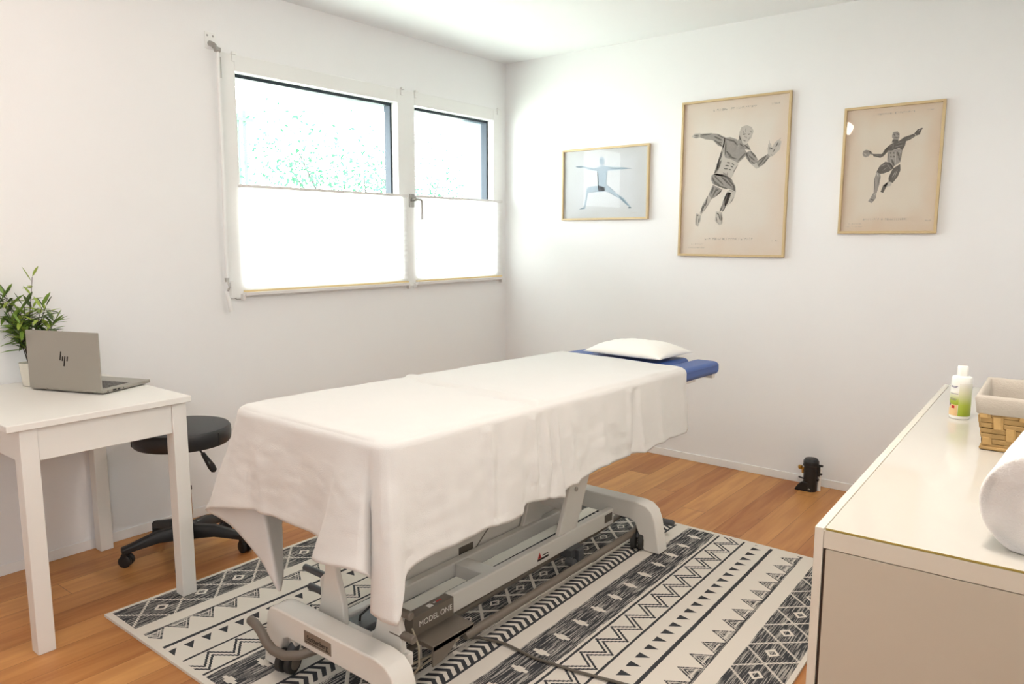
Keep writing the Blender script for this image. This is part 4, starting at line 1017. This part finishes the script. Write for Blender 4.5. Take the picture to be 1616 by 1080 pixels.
# ================================================================== PICTURES
def picture(lab, cx, cz, w, h, pap, draw, inks, key, fw=0.0125):
    t = thing('framed_print', lab, 'picture', (cx, -0.001, cz), 0, 'framed anatomy prints on the back wall')
    y0, y1 = -0.024, -0.002; b = B()
    o4 = [(-w / 2, -h / 2), (w / 2, -h / 2), (w / 2, h / 2), (-w / 2, h / 2)]; i4 = [(-w / 2 + fw, -h / 2 + fw), (w / 2 - fw, -h / 2 + fw), (w / 2 - fw, h / 2 - fw), (-w / 2 + fw, h / 2 - fw)]
    for k in range(4):
        j = (k + 1) % 4; b.prism([(cx + p[0], cz + p[1]) for p in (o4[k], o4[j], i4[j], i4[k])], 'y', y0, y1)
    b.out('frame', M['oak'], t, bevel=0.0015)
    b = B(); b.box(cx - w / 2 + fw, cx + w / 2 - fw, -0.010, -0.004, cz - h / 2 + fw, cz + h / 2 - fw); pp = b.out('paper', pap, t)
    b = B(); b.box(cx - w / 2 + fw + .0005, cx + w / 2 - fw - .0005, -0.0150, -0.0140, cz - h / 2 + fw + .0005, cz + h / 2 - fw - .0005); b.out('glass', M['pic_glass'], t)
    b = B(); y = -0.0103
    for q in draw[0]:
        pts = [(cx + q[1 + 2 * i] / 1000, y, cz + q[2 + 2 * i] / 1000) for i in range((len(q) - 1) // 2)]
        b.poly(pts, q[0])
    for n_, (tn, x0, z0, x1, z1, wd_) in enumerate(draw[1]):
        yy = y - 0.00012 - n_ * 0.000006; a = Vector((x0, 0, z0)) / 1000; c = Vector((x1, 0, z1)) / 1000; d = c - a; pn = Vector((-d.z, 0, d.x)).normalized() * max(wd_, 1.2) / 2000 * (0.9)
        P = [a, a + d * .18 + pn * .7, a + d * .5 + pn, a + d * .82 + pn * .7, c, a + d * .82 - pn * .7, a + d * .5 - pn, a + d * .18 - pn * .7]
        b.poly([(cx + p.x, yy, cz + p.z) for p in P], tn)
    bmesh.ops.triangulate(b.bm, faces=b.bm.faces)
    b.out('figure_drawing', inks, pp)
    b = B(); rq = random.Random(key)
    def line(x0, x1, z, hgt, gap=.4):
        x = x0
        while x < x1:
            if rq.random() > .12:
                b.box(x, x + hgt * .10, -0.0105, -0.0100, z, z + hgt); b.box(x, x + hgt * .55, -0.0105, -0.0100, z + hgt * rq.choice((0, .45, .9)), z + hgt * rq.choice((0, .45, .9)) + hgt * .1) if True else 0
            x += hgt * .85
    if key != 3:
        line(cx - w * .20, cx + w * .20, cz + h * .425, h * .014); line(cx - w * .24, cx + w * .20, cz - h * .395, h * .016)
        line(cx + w * .33, cx + w * .39, cz + h * .430, h * .012); line(cx - w * .40, cx - w * .26, cz - h * .425, h * .008); line(cx - w * .42, cx - w * .24, cz - h * .448, h * .007); line(cx + w * .37, cx + w * .44, cz - h * .405, h * .012)
    else: line(cx + w * .30, cx + w * .38, cz - h * .42, h * .010)
    b.out('small_lettering', M['faint'], pp)
D_ = {"tall":[[[0,-258,247,-239,266,-204,265,-199,239,-231,236],[1,-204,261,-132,259,-125,219,-168,226,-203,240],[1,-132,257,-94,252,-50,228,-57,172,-91,185,-125,219],[1,-53,227,-20,228,20,212,28,174,64,159,85,127,32,81,-8,102,-48,117,-67,168],[0,-67,168,-47,117,-8,101,32,81,8,33,-7,-7,-57,11,-112,23,-92,44,-78,94],[0,31,250,43,278,71,286,101,274,113,249,102,214,82,191,63,182,40,197,29,220],[1,26,214,63,180,82,187,103,147,74,152,35,167,20,187],[1,100,147,127,121,144,93,137,75,110,67,76,106,72,134],[0,110,67,136,76,155,50,137,43],[1,136,81,199,121,214,107,180,66,150,49],[0,199,120,196,150,204,182,215,172,219,154,233,177,253,194,271,183,264,139,227,107,212,105],[1,-125,21,-98,29,-44,20,-3,-7,22,-49,25,-81,6,-67,-34,-56,-82,-44,-115,-29,-128,-4],[1,-115,-34,-54,-63,-86,-98,-120,-116,-138,-87],[0,-138,-87,-120,-116,-152,-163,-179,-205,-190,-195,-171,-137],[0,-27,-72,6,-60,25,-83,9,-129,-23,-157,-37,-160,-42,-115],[1,-23,-78,0,-85,-18,-135,-49,-185,-69,-181,-51,-140,-42,-103],[0,-213,-194,-182,-205,-184,-240,-197,-274,-215,-263,-209,-227],[0,-90,-187,-52,-191,-54,-229,-49,-258,-66,-266,-93,-241]],[[2,-200,253,-135,253,8],[1,-203,244,-141,229,7],[2,-245,254,-210,254,7],[2,-245,243,-210,245,5],[2,-121,241,-66,212,11],[2,-120,222,-61,177,10],[2,-101,248,-52,222,7],[2,-109,209,-65,198,6],[2,-49,220,14,199,10],[2,-46,210,-46,129,11],[1,-42,197,16,156,12],[1,-41,172,7,132,12],[2,-43,154,-2,108,13],[2,-29,122,25,103,10],[2,-6,213,25,177,9],[2,29,91,72,134,10],[1,18,101,62,141,7],[2,34,189,61,168,9],[2,63,180,100,147,9],[2,-63,155,-78,100,10],[2,-68,106,-89,44,11],[2,-79,125,-83,69,8],[1,-94,89,-99,38,5],[2,-37,88,-14,84,8],[2,-7,83,10,69,8],[2,-46,72,-20,68,8],[2,-13,68,4,58,8],[2,-54,55,-27,51,8],[2,-24,50,-5,43,8],[1,-58,33,-27,16,9],[1,-28,35,-34,4,8],[2,33,75,2,27,4],[2,-65,24,-37,10,6],[2,32,235,36,204,8],[2,51,236,70,238,7],[2,80,234,96,236,6],[1,61,229,71,216,5],[1,89,254,107,241,6],[1,53,257,61,235,6],[2,53,206,72,198,5],[1,71,225,79,211,4],[1,69,274,67,247,5],[2,35,228,47,192,7],[1,97,223,82,200,5],[2,100,141,137,102,12],[2,79,127,103,77,11],[2,89,121,128,88,9],[2,103,89,129,69,6],[2,75,134,89,102,8],[2,146,56,193,114,10],[2,141,81,190,113,8],[2,167,61,206,104,8],[2,206,155,226,142,8],[2,226,127,238,147,6],[2,240,153,254,181,8],[1,253,152,263,178,4],[1,199,174,210,137,5],[1,257,190,268,201,3],[1,205,178,203,194,3],[1,214,118,227,109,5],[2,-122,14,-99,-31,11],[2,-112,23,-48,-39,11],[1,-98,13,-21,-47,10],[2,-71,15,5,-54,12],[2,-37,10,20,-55,12],[2,-58,18,4,-17,8],[2,-110,-24,-55,-52,10],[2,-89,-38,-21,-62,10],[2,4,-29,21,-77,10],[2,-121,-5,-69,-39,7],[2,-109,-43,-124,-87,11],[2,-88,-50,-114,-104,10],[2,-57,-67,-93,-98,10],[2,-75,-57,-101,-75,9],[2,-145,-96,-156,-157,10],[2,-157,-131,-179,-195,8],[1,-126,-126,-169,-189,5],[2,-167,-137,-183,-189,7],[2,-20,-81,-41,-147,9],[2,-3,-88,-31,-141,8],[2,18,-105,-7,-145,4],[2,-50,-153,-66,-191,9],[2,-33,-160,-52,-191,8],[1,-45,-115,-53,-159,6],[1,-17,-66,13,-79,5],[2,-208,-201,-199,-211,8],[2,-192,-221,-194,-253,7],[1,-212,-220,-201,-269,4],[1,-186,-208,-185,-247,4],[2,-86,-194,-68,-207,8],[2,-88,-216,-80,-245,6],[2,-72,-203,-60,-242,7],[2,-59,-197,-55,-242,4],[1,-87,-238,-66,-261,4]]],"third":[[[1,-133,86,-129,100,-116,105,-101,100,-93,88,-102,72,-117,67,-129,74],[1,-102,100,-88,91,-83,82,-89,76,-97,84],[2,-85,82,-41,79,-34,67,-47,61,-80,70],[2,-41,79,-27,103,-16,111,-15,88,-34,67],[2,-25,105,-9,120,9,131,31,136,52,151,67,144,62,113,51,90,37,103,4,93,-15,94],[1,-15,94,4,93,37,101,51,90,45,62,47,36,20,16,13,4,3,23,-14,42],[1,0,169,6,183,24,184,34,173,34,151,27,143,12,145,1,155],[2,4,147,30,145,31,134,1,131],[2,52,153,70,158,99,167,107,155,82,139,66,134],[2,99,167,112,186,133,193,135,188,125,175,124,161,110,157],[2,-60,-6,-48,20,-23,40,0,33,17,6,-1,-9,-27,-18,-46,-19],[2,17,6,46,24,49,-6,39,-37,18,-67,-1,-58,-3,-40,7,-12],[1,-61,-6,-44,-15,-39,-34,-43,-70,-54,-115,-68,-115,-70,-45,-65,-28],[0,-1,-58,14,-67,11,-81,-11,-86,-23,-79],[2,-1,-58,-11,-86,-23,-114,-36,-109,-25,-77],[1,-70,-114,-54,-117,-56,-140,-73,-164,-92,-155,-81,-137]],[[0,-60,-12,-51,-33,6],[0,-62,-37,-57,-78,3],[0,-7,90,-5,58,1],[0,6,91,8,55,1],[0,21,90,25,24,2],[0,-8,72,22,70,2],[0,-9,56,23,54,2],[2,-5,82,3,81,9],[2,9,81,18,80,8],[2,-2,63,5,63,8],[2,11,63,20,62,8],[0,8,129,8,99,2],[2,5,51,20,16,10],[2,30,87,43,41,9],[2,-10,82,-11,46,3],[0,0,41,6,25,2],[0,45,34,24,16,2],[2,6,173,14,164,5],[2,19,176,31,167,5],[2,9,157,32,153,4],[0,18,164,26,157,3],[0,0,177,6,181,3],[1,-48,16,-15,30,4],[1,-35,-5,-10,13,3],[1,-15,30,6,0,3],[1,13,-40,29,-9,6],[0,24,-41,36,-1,2],[2,-67,-45,-65,-111,3],[2,-45,-29,-51,-86,3],[1,-46,-21,-55,-107,2],[0,-126,90,-114,77,4],[1,-77,76,-44,70,2],[1,71,142,103,157,3],[0,116,176,126,189,3],[1,-9,114,6,121,2],[1,21,124,57,133,2],[1,14,108,54,117,3],[2,-81,-143,-61,-152,7],[0,-67,-119,-55,-127,3],[0,3,-70,13,-77,3],[0,38,87,48,78,2],[0,32,63,43,57,2]]],"small":[[[0,-37,160,-21,171,-3,158,-2,128,-10,118,-30,119,-38,138],[0,-222,117,-177,121,-109,106,-56,101,-26,116,-10,115,49,103,132,96,204,85,158,83,56,79,23,80,15,42,19,-8,7,-46,-46,-44,-41,11,-45,56,-55,81,-116,93,-163,109,-198,111],[0,-34,-11,6,-24,7,-49,-120,-53,-129,-97,-142,-156,-193,-159,-152,-142,-140,-86,-134,-30,-114,-16],[0,19,-8,85,-60,143,-94,192,-145,202,-159,177,-160,183,-150,111,-96,53,-64,7,-46]],[[1,-222,117,-164,112,10],[0,-116,98,-49,84,7],[1,43,95,120,86,9],[1,120,89,201,84,5],[1,-49,84,-43,50,6],[1,17,75,15,42,5],[1,-41,50,-37,6,3],[1,-25,44,-24,0,3],[1,-8,43,-7,2,3],[1,15,37,16,-13,4],[1,19,-10,85,-60,9],[1,26,-47,98,-88,8],[1,98,-71,182,-145,9],[1,-120,-53,-33,-44,4],[0,-120,-30,-33,-17,4],[1,-126,-58,-139,-131,4],[1,-186,-157,-145,-151,7],[2,176,-155,202,-156,8],[1,-30,154,-27,127,3],[1,30,99,68,94,7]]]}
picture('large upright framed print of a running muscle figure, middle of the three prints', 1.6698, 1.7005, 0.635, 0.890, M['paper_a'], D_['tall'], M['ink'], 1)
picture('upright framed print of a leaping muscle figure holding a ball', 2.4908, 1.7033, 0.458, 0.636, M['paper_b'], D_['third'], M['ink'], 2)
picture('small landscape framed print of a pale figure in a wide lunge', 0.8208, 1.7043, 0.644, 0.456, M['paper_c'], D_['small'], M['ink_blue'], 3)

# ================================================================== LAMPS (out of the frame; the pendant is mirrored in a print)
t = thing('ceiling_lamp', 'flat octagonal ceiling lamp near the right wall', 'lamp', (2.95, -2.35, H - 0.003))
b = B(); b.lathe([(0.29, -0.045), (0.30, -0.003)], (2.95, -2.35, H), 'z', 8); b.out('housing', M['frame_white'], t)
t = thing('pendant_lamp', 'small pendant lamp hanging from the ceiling left of the camera', 'lamp', (1.30, -3.60, H - 0.003))
b = B(); b.lathe([(0.05, -0.02), (0.055, -0.003)], (1.30, -3.60, H), 'z', 24); b.tube([(1.30, -3.60, H - 0.02), (1.30, -3.60, H - 0.075)], 0.004, 8); b.out('ceiling_rose', M['frame_white'], t, smooth='auto')
